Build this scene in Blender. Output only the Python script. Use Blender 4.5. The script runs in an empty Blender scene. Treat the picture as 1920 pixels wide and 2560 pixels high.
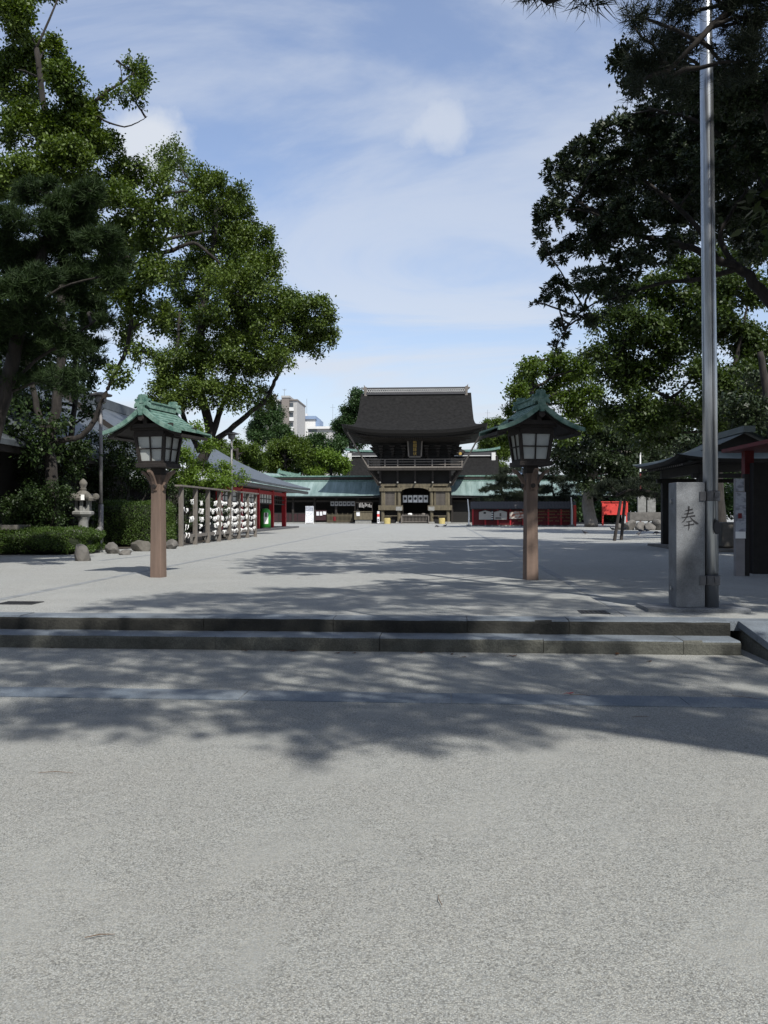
import bpy, math, random
import numpy as np
from mathutils import Vector, Matrix

random.seed(7)
RNG = np.random.default_rng(11)
R = math.radians
scene = bpy.context.scene
COL = scene.collection

# ---------------------------------------------------------------- camera
F = 2070.0                      # focal length in pixels of the 1920 x 2560 frame
PHI = R(3.79)                   # camera looks this far left of the shrine's axis (+Y)
HZ = 1283.0                     # row of the horizon
EYE = 1.5
cam = bpy.data.cameras.new('camera')
cam.sensor_fit = 'VERTICAL'
cam.sensor_height = 36.0
cam.lens = 36.0 * F / 2560.0
cam.clip_end = 3000
cam_o = bpy.data.objects.new('camera', cam)
COL.objects.link(cam_o)
cam_o.location = (0, 0, EYE)
cam_o.rotation_euler = (R(90) + math.atan((HZ - 1280) / F), 0, PHI)
scene.camera = cam_o

# ---------------------------------------------------------------- sky and sun
SUN_AZ, SUN_EL = R(148.5), R(48)          # azimuth clockwise from +Y
S = Vector((math.sin(SUN_AZ) * math.cos(SUN_EL), math.cos(SUN_AZ) * math.cos(SUN_EL), math.sin(SUN_EL)))
world = bpy.data.worlds.new('World')
scene.world = world
world.use_nodes = True
wt = world.node_tree
wt.nodes.clear()
def wn(kind, **kw):
    n = wt.nodes.new(kind)
    for k, v in kw.items():
        setattr(n, k, v)
    return n
def wmath(op, a, b=None, clamp=False):
    n = wn('ShaderNodeMath', operation=op, use_clamp=clamp)
    for i, v in enumerate((a, b)):
        if v is None:
            continue
        if isinstance(v, (int, float)):
            n.inputs[i].default_value = v
        else:
            wt.links.new(v, n.inputs[i])
    return n.outputs[0]
sky = wn('ShaderNodeTexSky', sky_type='NISHITA')
sky.sun_disc = False
sky.sun_elevation = SUN_EL
sky.sun_rotation = SUN_AZ
sky.air_density = 1.2
sky.dust_density = 0.8
sky.ozone_density = 2.0
tc = wn('ShaderNodeTexCoord')
sep = wn('ShaderNodeSeparateXYZ')
wt.links.new(tc.outputs['Generated'], sep.inputs[0])
zz = wmath('ADD', wmath('MAXIMUM', sep.outputs[2], 0.0), 0.16)
comb = wn('ShaderNodeCombineXYZ')
wt.links.new(wmath('DIVIDE', sep.outputs[0], zz), comb.inputs[0])
wt.links.new(wmath('DIVIDE', sep.outputs[1], zz), comb.inputs[1])
def wnoise(scale, detail, rough, dist, off, stretch=(1, 1, 1)):
    mp = wn('ShaderNodeMapping')
    mp.inputs['Location'].default_value = off
    mp.inputs['Scale'].default_value = stretch
    mp.inputs['Rotation'].default_value = (0, 0, R(-18))
    wt.links.new(comb.outputs[0], mp.inputs[0])
    n = wn('ShaderNodeTexNoise')
    n.inputs['Scale'].default_value = scale
    n.inputs['Detail'].default_value = detail
    n.inputs['Roughness'].default_value = rough
    n.inputs['Distortion'].default_value = dist
    wt.links.new(mp.outputs[0], n.inputs['Vector'])
    return n.outputs[0]
def wramp(x, a, b):
    n = wn('ShaderNodeMapRange', interpolation_type='SMOOTHSTEP')
    n.inputs['From Min'].default_value = a
    n.inputs['From Max'].default_value = b
    wt.links.new(x, n.inputs['Value'])
    return n.outputs[0]
veil = wramp(wnoise(1.25, 9, 0.58, 1.1, (1.7, 4.4, 0), (0.55, 1.0, 1)), 0.38, 0.63)
puff = wramp(wnoise(2.1, 7, 0.55, 0.2, (8.3, 2.2, 0)), 0.60, 0.80)
def wpuff(px, py, rad, soft, flat=1.0):       # a small cumulus in one direction of the sky
    u, v = (px - 960) / F, (HZ - py) / F
    d = Vector((-math.sin(PHI) + u * math.cos(PHI), math.cos(PHI) + u * math.sin(PHI), v)).normalized()
    df = wn('ShaderNodeVectorMath', operation='SUBTRACT')
    wt.links.new(tc.outputs['Generated'], df.inputs[0])
    df.inputs[1].default_value = d
    fl = wn('ShaderNodeVectorMath', operation='MULTIPLY')
    wt.links.new(df.outputs[0], fl.inputs[0])
    fl.inputs[1].default_value = (1, 1, flat)
    vm = wn('ShaderNodeVectorMath', operation='LENGTH')
    wt.links.new(fl.outputs[0], vm.inputs[0])
    n = wn('ShaderNodeTexNoise')
    n.inputs['Scale'].default_value = 11.0
    n.inputs['Detail'].default_value = 6
    n.inputs['Roughness'].default_value = 0.6
    wt.links.new(tc.outputs['Generated'], n.inputs['Vector'])
    dd = wmath('ADD', vm.outputs['Value'], wmath('MULTIPLY', wmath('SUBTRACT', n.outputs[0], 0.5), soft * 3.0))
    return wramp(wmath('MULTIPLY', dd, -1), -(rad + soft), -rad + soft * .6)
pf = wmath('MAXIMUM', wmath('MULTIPLY', wpuff(375, 375, 0.034, 0.03), 1.0), wmath('MULTIPLY', wpuff(1075, 312, 0.034, 0.042, 1.7), 0.75))
pf = wmath('MAXIMUM', pf, wmath('MULTIPLY', puff, 0.22))
low = wmath('MULTIPLY', wramp(wmath('MULTIPLY', sep.outputs[2], -1), -0.32, 0.0), 0.52)
fac = wmath('ADD', wmath('ADD', wmath('MULTIPLY', veil, 0.50), 0.14), low, True)
fac = wmath('MAXIMUM', fac, pf, True)
mixc = wn('ShaderNodeMix', data_type='RGBA')
wt.links.new(fac, mixc.inputs[0])
skt = wn('ShaderNodeVectorMath', operation='MULTIPLY')      # the camera's cooler white balance
wt.links.new(sky.outputs[0], skt.inputs[0])
skt.inputs[1].default_value = (1.10, 1.09, 1.20)
wt.links.new(skt.outputs[0], mixc.inputs[6])
mixc.inputs[7].default_value = (5.0, 5.35, 5.95, 1)
bg = wn('ShaderNodeBackground')
bg.inputs[1].default_value = 0.124
wt.links.new(mixc.outputs[2], bg.inputs[0])
wo = wn('ShaderNodeOutputWorld')
wt.links.new(bg.outputs[0], wo.inputs[0])

sun = bpy.data.lights.new('sun', 'SUN')
sun.energy = 5.0
sun.angle = R(0.53)
sun.color = (1.0, 0.965, 0.90)
sun_o = bpy.data.objects.new('sun', sun)
COL.objects.link(sun_o)
sun_o.rotation_euler = S.to_track_quat('Z', 'Y').to_euler()
sun_o.location = (20, -30, 40)

vs = scene.view_settings
vs.view_transform = 'Standard'
vs.look = 'None'
vs.exposure = 0.18
vs.gamma = 1.0
scene.cycles.max_bounces = 6
scene.cycles.transparent_max_bounces = 4
scene.cycles.use_denoising = True

# ---------------------------------------------------------------- coordinates
def P(px, py, d):
    """point seen at pixel (px, py) of the photograph at camera depth d (metres)"""
    u = (px - 960) / F
    return Vector((d * (-math.sin(PHI) + u * math.cos(PHI)), d * (math.cos(PHI) + u * math.sin(PHI)), EYE + d * (HZ - py) / F))
def G(px, py, z=0.3):
    return P(px, py, (EYE - z) * F / (py - HZ))
def AX(px, X):
    """depth along the axis (Y) where the ray through column px meets the plane x = X"""
    a = math.atan((px - 960) / F) - PHI
    return X / math.tan(a)

# ---------------------------------------------------------------- materials
MATS = {}
def mat(name, col, rough=0.75, var=0.25, scale=4.0, col2=None, bump=0.0, bscale=40.0, metal=0.0, spec=0.4, stretch=(1, 1, 1), detail=6, lo=0.3, hi=0.7, speck=0.0, sscale=200.0):
    if name in MATS:
        return MATS[name]
    m = bpy.data.materials.new(name)
    m.use_nodes = True
    t = m.node_tree
    b = t.nodes['Principled BSDF']
    b.inputs['Roughness'].default_value = rough
    b.inputs['Metallic'].default_value = metal
    b.inputs['Specular IOR Level'].default_value = spec
    co = t.nodes.new('ShaderNodeTexCoord')
    mp = t.nodes.new('ShaderNodeMapping')
    mp.inputs['Scale'].default_value = stretch
    t.links.new(co.outputs['Object'], mp.inputs[0])
    n = t.nodes.new('ShaderNodeTexNoise')
    n.inputs['Scale'].default_value = scale
    n.inputs['Detail'].default_value = detail
    n.inputs['Roughness'].default_value = 0.6
    t.links.new(mp.outputs[0], n.inputs['Vector'])
    r = t.nodes.new('ShaderNodeMapRange')
    r.inputs['From Min'].default_value = lo
    r.inputs['From Max'].default_value = hi
    t.links.new(n.outputs[0], r.inputs['Value'])
    mx = t.nodes.new('ShaderNodeMix'); mx.data_type = 'RGBA'
    t.links.new(r.outputs[0], mx.inputs[0])
    a = col if col2 else tuple(c * (1 - var) for c in col)
    c2 = col2 if col2 else tuple(min(1, c * (1 + var)) for c in col)
    mx.inputs[6].default_value = (*a, 1)
    mx.inputs[7].default_value = (*c2, 1)
    out = mx.outputs[2]
    if speck > 0:
        n3 = t.nodes.new('ShaderNodeTexNoise')
        n3.inputs['Scale'].default_value = sscale
        n3.inputs['Detail'].default_value = 3
        t.links.new(co.outputs['Object'], n3.inputs['Vector'])
        r3 = t.nodes.new('ShaderNodeMapRange')
        r3.inputs['From Min'].default_value = .35; r3.inputs['From Max'].default_value = .65
        r3.inputs['To Min'].default_value = 1 - speck; r3.inputs['To Max'].default_value = 1 + speck
        t.links.new(n3.outputs[0], r3.inputs['Value'])
        m3 = t.nodes.new('ShaderNodeVectorMath'); m3.operation = 'SCALE'
        t.links.new(out, m3.inputs[0]); t.links.new(r3.outputs[0], m3.inputs['Scale'])
        out = m3.outputs[0]
    t.links.new(out, b.inputs['Base Color'])
    if bump > 0:
        n2 = t.nodes.new('ShaderNodeTexNoise')
        n2.inputs['Scale'].default_value = bscale
        n2.inputs['Detail'].default_value = 5
        t.links.new(mp.outputs[0], n2.inputs['Vector'])
        bp = t.nodes.new('ShaderNodeBump')
        bp.inputs['Strength'].default_value = bump
        bp.inputs['Distance'].default_value = 0.02
        t.links.new(n2.outputs[0], bp.inputs['Height'])
        t.links.new(bp.outputs[0], b.inputs['Normal'])
    MATS[name] = m
    return m

def leaf_mat(name, col, col2, trans=0.35, rough=0.5):
    m = bpy.data.materials.new(name)
    m.use_nodes = True
    t = m.node_tree
    b = t.nodes['Principled BSDF']
    b.inputs['Roughness'].default_value = rough
    b.inputs['Specular IOR Level'].default_value = 0.35
    g = t.nodes.new('ShaderNodeNewGeometry')
    co = t.nodes.new('ShaderNodeTexCoord')
    n = t.nodes.new('ShaderNodeTexNoise')
    n.inputs['Scale'].default_value = 0.7
    n.inputs['Detail'].default_value = 3
    t.links.new(co.outputs['Object'], n.inputs['Vector'])
    ad = t.nodes.new('ShaderNodeMath'); ad.operation = 'MULTIPLY_ADD'
    t.links.new(g.outputs['Random Per Island'], ad.inputs[0])
    ad.inputs[1].default_value = 0.7
    t.links.new(n.outputs[0], ad.inputs[2])
    r = t.nodes.new('ShaderNodeMapRange')
    r.inputs['From Min'].default_value = 0.35; r.inputs['From Max'].default_value = 1.35
    t.links.new(ad.outputs[0], r.inputs['Value'])
    mx = t.nodes.new('ShaderNodeMix'); mx.data_type = 'RGBA'
    t.links.new(r.outputs[0], mx.inputs[0])
    mx.inputs[6].default_value = (*col, 1)
    mx.inputs[7].default_value = (*col2, 1)
    t.links.new(mx.outputs[2], b.inputs['Base Color'])
    tr = t.nodes.new('ShaderNodeBsdfTranslucent')
    hs = t.nodes.new('ShaderNodeHueSaturation')
    hs.inputs['Saturation'].default_value = 1.15
    hs.inputs['Value'].default_value = 1.3
    t.links.new(mx.outputs[2], hs.inputs['Color'])
    t.links.new(hs.outputs[0], tr.inputs['Color'])
    ms = t.nodes.new('ShaderNodeMixShader')
    ms.inputs[0].default_value = trans
    t.links.new(b.outputs[0], ms.inputs[1]); t.links.new(tr.outputs[0], ms.inputs[2])
    t.links.new(ms.outputs[0], t.nodes['Material Output'].inputs['Surface'])
    return m

def gravel_mat(name, base, warm, dust, blue=False):
    m = bpy.data.materials.new(name)
    m.use_nodes = True
    t = m.node_tree
    L = t.links.new
    b = t.nodes['Principled BSDF']
    b.inputs['Roughness'].default_value = 0.9
    b.inputs['Specular IOR Level'].default_value = 0.2
    co = t.nodes.new('ShaderNodeTexCoord').outputs['Object']
    def noise(sc, det=4, ro=.55, di=0):
        n = t.nodes.new('ShaderNodeTexNoise')
        n.inputs['Scale'].default_value = sc; n.inputs['Detail'].default_value = det
        n.inputs['Roughness'].default_value = ro; n.inputs['Distortion'].default_value = di
        L(co, n.inputs['Vector']); return n.outputs[0]
    def rng(x, a, c, lo=0., hi=1.):
        n = t.nodes.new('ShaderNodeMapRange')
        n.inputs['From Min'].default_value = a; n.inputs['From Max'].default_value = c
        n.inputs['To Min'].default_value = lo; n.inputs['To Max'].default_value = hi
        L(x, n.inputs['Value']); return n.outputs[0]
    def mth(op, a, c):
        n = t.nodes.new('ShaderNodeMath'); n.operation = op
        for i, v in enumerate((a, c)):
            if isinstance(v, (int, float)): n.inputs[i].default_value = v
            else: L(v, n.inputs[i])
        return n.outputs[0]
    vo = t.nodes.new('ShaderNodeTexVoronoi')
    vo.inputs['Scale'].default_value = 165.0
    vo.inputs['Randomness'].default_value = 1.0
    L(co, vo.inputs['Vector'])
    sp = t.nodes.new('ShaderNodeSeparateColor'); L(vo.outputs['Color'], sp.inputs[0])
    sand = rng(noise(1.1, 6, .65, .8), .50, .72, 0, .8)                    # smooth sandy patches between the loose grains
    sand2 = rng(noise(.35, 4, .6), .42, .62)
    grain = rng(mth('POWER', sp.outputs[0], .6), 0, 1, .45, 1.28)
    gap = rng(vo.outputs['Distance'], .25, .8, 1.05, .68)
    gr = mth('MULTIPLY', grain, gap)
    fine = rng(noise(420, 2), .3, .7, .82, 1.18)
    k = t.nodes.new('ShaderNodeMix'); L(sand, k.inputs[0]); L(gr, k.inputs[2])
    L(mth('MULTIPLY', fine, .95), k.inputs[3])
    cm = t.nodes.new('ShaderNodeMix'); cm.data_type = 'RGBA'
    L(rng(noise(.8, 6, .65), .3, .7), cm.inputs[0])
    cm.inputs[6].default_value = (*base, 1); cm.inputs[7].default_value = (*warm, 1)
    cm2 = t.nodes.new('ShaderNodeMix'); cm2.data_type = 'RGBA'
    L(mth('MULTIPLY', sand2, .5), cm2.inputs[0]); L(cm.outputs[2], cm2.inputs[6]); cm2.inputs[7].default_value = (*dust, 1)
    tint = t.nodes.new('ShaderNodeMix'); tint.data_type = 'RGBA'
    L(mth('MULTIPLY', sp.outputs[1], .35), tint.inputs[0]); L(cm2.outputs[2], tint.inputs[6])
    tint.inputs[7].default_value = (base[0] * 1.1, base[1] * .98, base[2] * .8, 1)
    sc = t.nodes.new('ShaderNodeVectorMath'); sc.operation = 'SCALE'
    L(tint.outputs[2], sc.inputs[0]); L(k.outputs[0], sc.inputs['Scale'])
    L(sc.outputs[0], b.inputs['Base Color'])
    hgt = mth('ADD', mth('MULTIPLY', gr, .006), mth('ADD', mth('MULTIPLY', noise(9, 4), .022), mth('MULTIPLY', noise(2.2, 3), .045)))
    bp = t.nodes.new('ShaderNodeBump'); bp.inputs['Strength'].default_value = .55; bp.inputs['Distance'].default_value = 1.0
    L(hgt, bp.inputs['Height']); L(bp.outputs[0], b.inputs['Normal'])
    return m

gravel = gravel_mat('gravel', (.288, .300, .292), (.305, .31, .297), (.324, .338, .33))
plaza_sand = gravel_mat('plaza_sand', (.312, .325, .320), (.325, .332, .323), (.341, .352, .347))
granite = mat('granite', (.155, .163, .172), .7, .4, 2.5, bump=.25, bscale=120, speck=.35, sscale=160)
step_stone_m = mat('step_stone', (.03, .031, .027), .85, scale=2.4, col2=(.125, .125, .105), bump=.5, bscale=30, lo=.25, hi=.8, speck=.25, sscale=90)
step_dark_m = mat('step_stone_dark', (.010, .0105, .0095), .9, scale=2.2, col2=(.048, .047, .04), bump=.5, bscale=30, lo=.3, hi=.8, speck=.25, sscale=90)  # darker stone tone for the upper course
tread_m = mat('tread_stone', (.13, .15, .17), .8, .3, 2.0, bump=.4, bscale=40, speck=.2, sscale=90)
strip_m = mat('strip_stone', (.125, .152, .182), .85, scale=1.6, col2=(.235, .255, .265), bump=.3, bscale=60, lo=.45, hi=.68, speck=.25, sscale=110)
grey_stone = mat('grey_stone', (.115, .108, .098), .85, .35, 3.0, bump=.6, bscale=12)
pale_stone = mat('pale_stone', (.21, .21, .198), .85, .25, 5.0, bump=.4, bscale=40)
moss_stone = mat('moss_stone', (.075, .072, .062), .9, scale=2.0, col2=(.155, .142, .122), bump=.7, bscale=8)
copper = mat('copper_patina', (.042, .108, .086), .6, scale=9, col2=(.185, .285, .24), lo=.34, hi=.68, bump=.15, bscale=30)
copper_roof = mat('copper_roof', (.11, .165, .155), .5, scale=.35, col2=(.25, .325, .315), stretch=(4, .6, 1), bump=.1, bscale=4)
blue_roof = mat('blue_grey_roof', (.048, .056, .062), .48, scale=1.2, col2=(.088, .10, .11), stretch=(1.5, 1.5, 1), bump=.15, bscale=6)
bark_roof = mat('cypress_bark_roof', (.009, .0088, .0085), .95, scale=3, col2=(.019, .0185, .018), bump=.5, bscale=14, spec=.1)
dark_wood = mat('dark_wood', (.022, .018, .015), .75, .4, 6, stretch=(1, 1, .2), bump=.3, bscale=30)
old_wood = mat('old_wood', (.10, .085, .055), .8, .35, 5, stretch=(1, 1, .25), bump=.3, bscale=30)
black_wood = mat('black_wood', (.012, .011, .010), .8, .3, 6)
grey_wood = mat('grey_wood', (.14, .125, .11), .85, .3, 6, stretch=(2, 2, .3), bump=.4, bscale=40)
post_wood = mat('post_wood', (.102, .073, .057), .75, scale=2.2, col2=(.188, .131, .102), stretch=(3, 3, .35), bump=.25, bscale=45)
lantern_wood = mat('lantern_wood', (.018, .014, .012), .7, .35, 8, bump=.3, bscale=40)
red_paint = mat('red_paint', (.40, .018, .025), .5, .2, 3)
red_board = mat('red_board', (.55, .050, .040), .55, .12, 4)
dark_red = mat('dark_red', (.115, .007, .010), .6, .25, 3)
white_paint = mat('white_paint', (.74, .74, .72), .6, .06, 3)
paper = mat('paper', (.80, .80, .78), .8, .06, 9)
pane_m = mat('lantern_pane', (.36, .38, .37), .35, .10, 1.8)
plaster = mat('plaster', (.55, .55, .53), .8, .08, 3)
steel = mat('brushed_steel', (.42, .44, .46), .28, .08, 5, metal=.9)
pole_m = mat('lamp_post_grey', (.17, .165, .165), .5, .2, 6, metal=.3)
iron = mat('black_iron', (.02, .02, .022), .55, .2, 8)
gold = mat('dull_gold', (.40, .27, .07), .5, .2, 8, metal=.3)
yellow = mat('yellow_cover', (.42, .34, .13), .6, .12, 5)
maroon = mat('maroon_board', (.030, .011, .013), .8, .3, 4)
clamp_m = mat('dull_steel', (.10, .10, .105), .45, .2, 9, metal=.6)
green_plastic = mat('green_plastic', (.05, .34, .05), .35, .08, 3)
concrete = mat('concrete', (.33, .325, .315), .85, .12, 3)
brown_tile = mat('brown_tile', (.17, .15, .135), .8, .12, 3)
white_wall = mat('white_wall', (.60, .60, .59), .8, .05, 3)
blue_metal = mat('blue_metal', (.19, .26, .38), .5, .08, 3)
glass_m = mat('window_glass', (.05, .06, .07), .12, .2, 2, spec=.6)
roof_tile = mat('dark_tile', (.045, .045, .048), .6, .3, 8)
bark = mat('tree_bark', (.012, .010, .009), .95, scale=4, col2=(.038, .033, .028), stretch=(2, 2, .5), bump=.8, bscale=14)
pale_bark = mat('pale_bark', (.13, .12, .105), .95, scale=3, col2=(.22, .20, .175), stretch=(2, 2, .6), bump=.7, bscale=14)
soil = mat('soil', (.055, .045, .035), .95, .4, 3, bump=.6, bscale=20)
leaf_camphor = leaf_mat('leaf_camphor', (.020, .042, .007), (.120, .168, .028), .24)
leaf_camphor2 = leaf_mat('leaf_camphor_shaded', (.017, .033, .005), (.056, .085, .014), .22)  # camphor leaf colour lowered to carry the shade on the right-hand trees
leaf_dark = leaf_mat('leaf_dark_shaded', (.012, .022, .007), (.028, .044, .012), .08, .5)  # dark evergreen leaf, lowered further to carry the shade on the right
leaf_hedge = leaf_mat('leaf_hedge', (.024, .052, .008), (.07, .115, .02), .25)
leaf_shrub = leaf_mat('leaf_shrub', (.010, .022, .006), (.034, .060, .012), .15)
leaf_far = leaf_mat('leaf_far', (.030, .056, .008), (.100, .145, .022), .32)
leaf_far_dark = leaf_mat('leaf_far_dark', (.018, .042, .012), (.045, .085, .022), .25)
leaf_bright = leaf_mat('leaf_bright', (.07, .125, .016), (.155, .23, .04), .4)
needle = leaf_mat('pine_needle', (.006, .018, .003), (.026, .050, .008), .18, .75)
needle_dark = leaf_mat('pine_needle_dark', (.006, .011, .005), (.016, .026, .009), .06, .7)

def print_mat(name, paper_col, ink, scale=(30, 60), lo=.48, hi=.6):
    """flat print too small to read: broken rows of ink on paper"""
    m = bpy.data.materials.new(name)
    m.use_nodes = True
    t = m.node_tree; L = t.links.new
    b = t.nodes['Principled BSDF']; b.inputs['Roughness'].default_value = .7
    co = t.nodes.new('ShaderNodeTexCoord')
    mp = t.nodes.new('ShaderNodeMapping')
    mp.inputs['Scale'].default_value = (scale[0], scale[0], scale[1]); L(co.outputs['Object'], mp.inputs[0])
    n = t.nodes.new('ShaderNodeTexNoise'); n.inputs['Scale'].default_value = 1; n.inputs['Detail'].default_value = 2
    L(mp.outputs[0], n.inputs['Vector'])
    r = t.nodes.new('ShaderNodeMapRange'); r.inputs['From Min'].default_value = lo; r.inputs['From Max'].default_value = hi
    L(n.outputs[0], r.inputs['Value'])
    mx = t.nodes.new('ShaderNodeMix'); mx.data_type = 'RGBA'; L(r.outputs[0], mx.inputs[0])
    mx.inputs[6].default_value = (*paper_col, 1); mx.inputs[7].default_value = (*ink, 1)
    L(mx.outputs[2], b.inputs['Base Color'])
    return m
notice_m = print_mat('printed_notice', (.74, .75, .76), (.42, .42, .45), (9, 16))
notice_dark = print_mat('printed_notice_dark', (.34, .36, .40), (.18, .19, .22), (7, 14))

# ---------------------------------------------------------------- mesh helpers
class MB:
    def __init__(s):
        s.v = []; s.f = []
    def add(s, vs, fs):
        o = len(s.v)
        s.v.extend([tuple(v) for v in vs]); s.f.extend([tuple(i + o for i in f) for f in fs])
        return s
    def box(s, c, size, rot=None, taper=1.0):
        x, y, z = (a / 2 for a in size)
        vs = []
        for dz in (-1, 1):
            k = taper if dz > 0 else 1.0
            for dx, dy in ((-1, -1), (1, -1), (1, 1), (-1, 1)):
                vs.append(Vector((dx * x * k, dy * y * k, dz * z)))
        if rot is not None:
            if isinstance(rot, (int, float)):
                rot = Matrix.Rotation(rot, 3, 'Z')
            vs = [rot @ v for v in vs]
        c = Vector(c)
        return s.add([v + c for v in vs], [(3, 2, 1, 0), (4, 5, 6, 7), (0, 1, 5, 4), (1, 2, 6, 5), (2, 3, 7, 6), (3, 0, 4, 7)])
    def bx(s, x0, x1, y0, y1, z0, z1):
        return s.box(((x0 + x1) / 2, (y0 + y1) / 2, (z0 + z1) / 2), (x1 - x0, y1 - y0, z1 - z0))
    def bar(s, a, b, w, h):
        """rectangular bar from a to b"""
        a, b = Vector(a), Vector(b)
        d = (b - a); L = d.length; d.normalize()
        up = Vector((0, 0, 1)) if abs(d.z) < .95 else Vector((0, 1, 0))
        sd = d.cross(up).normalized(); up = sd.cross(d)
        vs = []
        for p in (a, b):
            for i, j in ((-1, -1), (1, -1), (1, 1), (-1, 1)):
                vs.append(p + sd * (i * w / 2) + up * (j * h / 2))
        return s.add(vs, [(3, 2, 1, 0), (4, 5, 6, 7), (0, 1, 5, 4), (1, 2, 6, 5), (2, 3, 7, 6), (3, 0, 4, 7)])
    def tube(s, pts, radii, n=8, caps=True):
        pts = [Vector(p) for p in pts]
        if isinstance(radii, (int, float)):
            radii = [radii] * len(pts)
        vs = []; fs = []
        ref = Vector((0.31, 0.17, 0.93)).normalized()
        for i, p in enumerate(pts):
            d = (pts[min(i + 1, len(pts) - 1)] - pts[max(i - 1, 0)])
            d = d.normalized() if d.length > 1e-6 else Vector((0, 0, 1))
            a = d.cross(ref)
            if a.length < .15: a = d.cross(Vector((1, 0, 0)))
            a.normalize(); b = d.cross(a)
            for k in range(n):
                t = 2 * math.pi * k / n
                vs.append(p + (a * math.cos(t) + b * math.sin(t)) * radii[i])
        for i in range(len(pts) - 1):
            for k in range(n):
                k2 = (k + 1) % n
                fs.append((i * n + k, i * n + k2, (i + 1) * n + k2, (i + 1) * n + k))
        if caps:
            fs.append(tuple(range(n - 1, -1, -1))); fs.append(tuple((len(pts) - 1) * n + k for k in range(n)))
        return s.add(vs, fs)
    def lathe(s, prof, n=20, c=(0, 0, 0), squash=(1, 1)):
        vs = []; fs = []
        for r, z in prof:
            for k in range(n):
                t = 2 * math.pi * (k + .5) / n
                vs.append((c[0] + r * math.cos(t) * squash[0], c[1] + r * math.sin(t) * squash[1], c[2] + z))
        for i in range(len(prof) - 1):
            for k in range(n):
                k2 = (k + 1) % n
                fs.append((i * n + k, i * n + k2, (i + 1) * n + k2, (i + 1) * n + k))
        fs.append(tuple(range(n - 1, -1, -1))); fs.append(tuple((len(prof) - 1) * n + k for k in range(n)))
        return s.add(vs, fs)
    def prism(s, poly, y0, y1):
        """polygon in x,z extruded along y"""
        n = len(poly)
        vs = [(x, y0, z) for x, z in poly] + [(x, y1, z) for x, z in poly]
        fs = [tuple(range(n)), tuple(range(2 * n - 1, n - 1, -1))]
        for i in range(n):
            j = (i + 1) % n
            fs.append((j, i, i + n, j + n))
        return s.add(vs, fs)
    def grid(s, rows, flip=False):
        """rows of points"""
        m = len(rows[0]); vs = [p for r in rows for p in r]; fs = []
        for i in range(len(rows) - 1):
            for k in range(m - 1):
                q = (i * m + k, i * m + k + 1, (i + 1) * m + k + 1, (i + 1) * m + k)
                fs.append(q[::-1] if flip else q)
        return s.add(vs, fs)
    def mesh(s, name, m, smooth=False):
        me = bpy.data.meshes.new(name)
        me.from_pydata([tuple(v) for v in s.v], [], s.f)
        me.materials.append(m)
        if smooth:
            me.polygons.foreach_set('use_smooth', [True] * len(me.polygons))
        me.update()
        return me
    def build(s, name, m, parent=None, loc=None, smooth=False, bevel=0, rot=None, label=None):
        o = bpy.data.objects.new(name, s.mesh(name, m, smooth))
        COL.objects.link(o)
        if parent is not None: o.parent = parent
        if loc is not None: o.location = loc
        if rot is not None: o.rotation_euler = rot
        if bevel:
            bm = o.modifiers.new('bevel', 'BEVEL'); bm.width = bevel; bm.segments = 2; bm.limit_method = 'ANGLE'
        if label: o['label'] = label
        return o

def tag(o, label=None, cat=None, group=None, kind=None):
    if label: o['label'] = label
    if cat: o['category'] = cat
    if group: o['group'] = group
    if kind: o['kind'] = kind
    return o
def thing(name, label, cat, loc=(0, 0, 0), rz=0, group=None):
    o = bpy.data.objects.new(name, None)
    o.empty_display_size = .2
    COL.objects.link(o)
    o.location = loc; o.rotation_euler = (0, 0, rz)
    return tag(o, label, cat, group)
def struct(o):
    o['kind'] = 'structure'; return o
def copy_tree(o, parent=None):
    c = o.copy(); COL.objects.link(c); c.parent = parent
    for ch in o.children: copy_tree(ch, c)
    return c
def link_copy(mesh, name, parent, loc=(0, 0, 0), rot=(0, 0, 0), scale=(1, 1, 1)):
    o = bpy.data.objects.new(name, mesh); COL.objects.link(o)
    o.parent = parent; o.location = loc; o.rotation_euler = rot; o.scale = scale
    return o
ORD = ['first', 'second', 'third', 'fourth', 'fifth', 'sixth', 'seventh', 'eighth', 'ninth', 'tenth', 'eleventh', 'twelfth']
# ---------------------------------------------------------------- the ground
PZ = 0.30
g = MB().grid([[(-700, -60, 0), (700, -60, 0)], [(-700, 900, 0), (700, 900, 0)]])
struct(g.build('ground', gravel))
YS = 9.33                                                   # front edge of the upper step
g = MB().grid([[(-700, YS + .34, PZ), (700, YS + .34, PZ)], [(-700, 900, PZ), (700, 900, PZ)]])
struct(g.build('plaza', plaza_sand))

steps = bpy.data.objects.new('stone_steps', None); COL.objects.link(steps); struct(steps)
steps.location = (0, YS, 0)
def course(joints, y0, y1, z0, z1, seed, mt):
    rr = random.Random(seed)
    for a, b in zip(joints[:-1], joints[1:]):
        dy, dz = rr.uniform(-.006, .006), rr.uniform(-.004, .004)
        n = max(2, int((b - a) / .18)); rows = []
        prof = [(y0 + .006, z0 - .05), (y0, z1 - .035), (y0 + .006, z1 - .012), (y0 + .03, z1), (y1, z1)]
        for i in range(n + 1):
            x = a + .003 + (b - a - .006) * i / n
            rows.append([(x, y + dy + rr.uniform(-.004, .004), z + (dz + rr.uniform(-.003, .003) if k > 0 else 0)) for k, (y, z) in enumerate(prof)])
        m = MB().grid(rows, flip=True)
        for r_, fl in ((rows[0], 1), (rows[-1], 0)):
            vs = r_ + [(r_[0][0], y1, z0 - .05)]
            m.add(vs, [tuple(range(len(vs)))[::-1] if fl else tuple(range(len(vs)))])
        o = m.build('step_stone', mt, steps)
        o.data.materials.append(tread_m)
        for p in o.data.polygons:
            if p.normal.z > .8: p.material_index = 1
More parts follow.
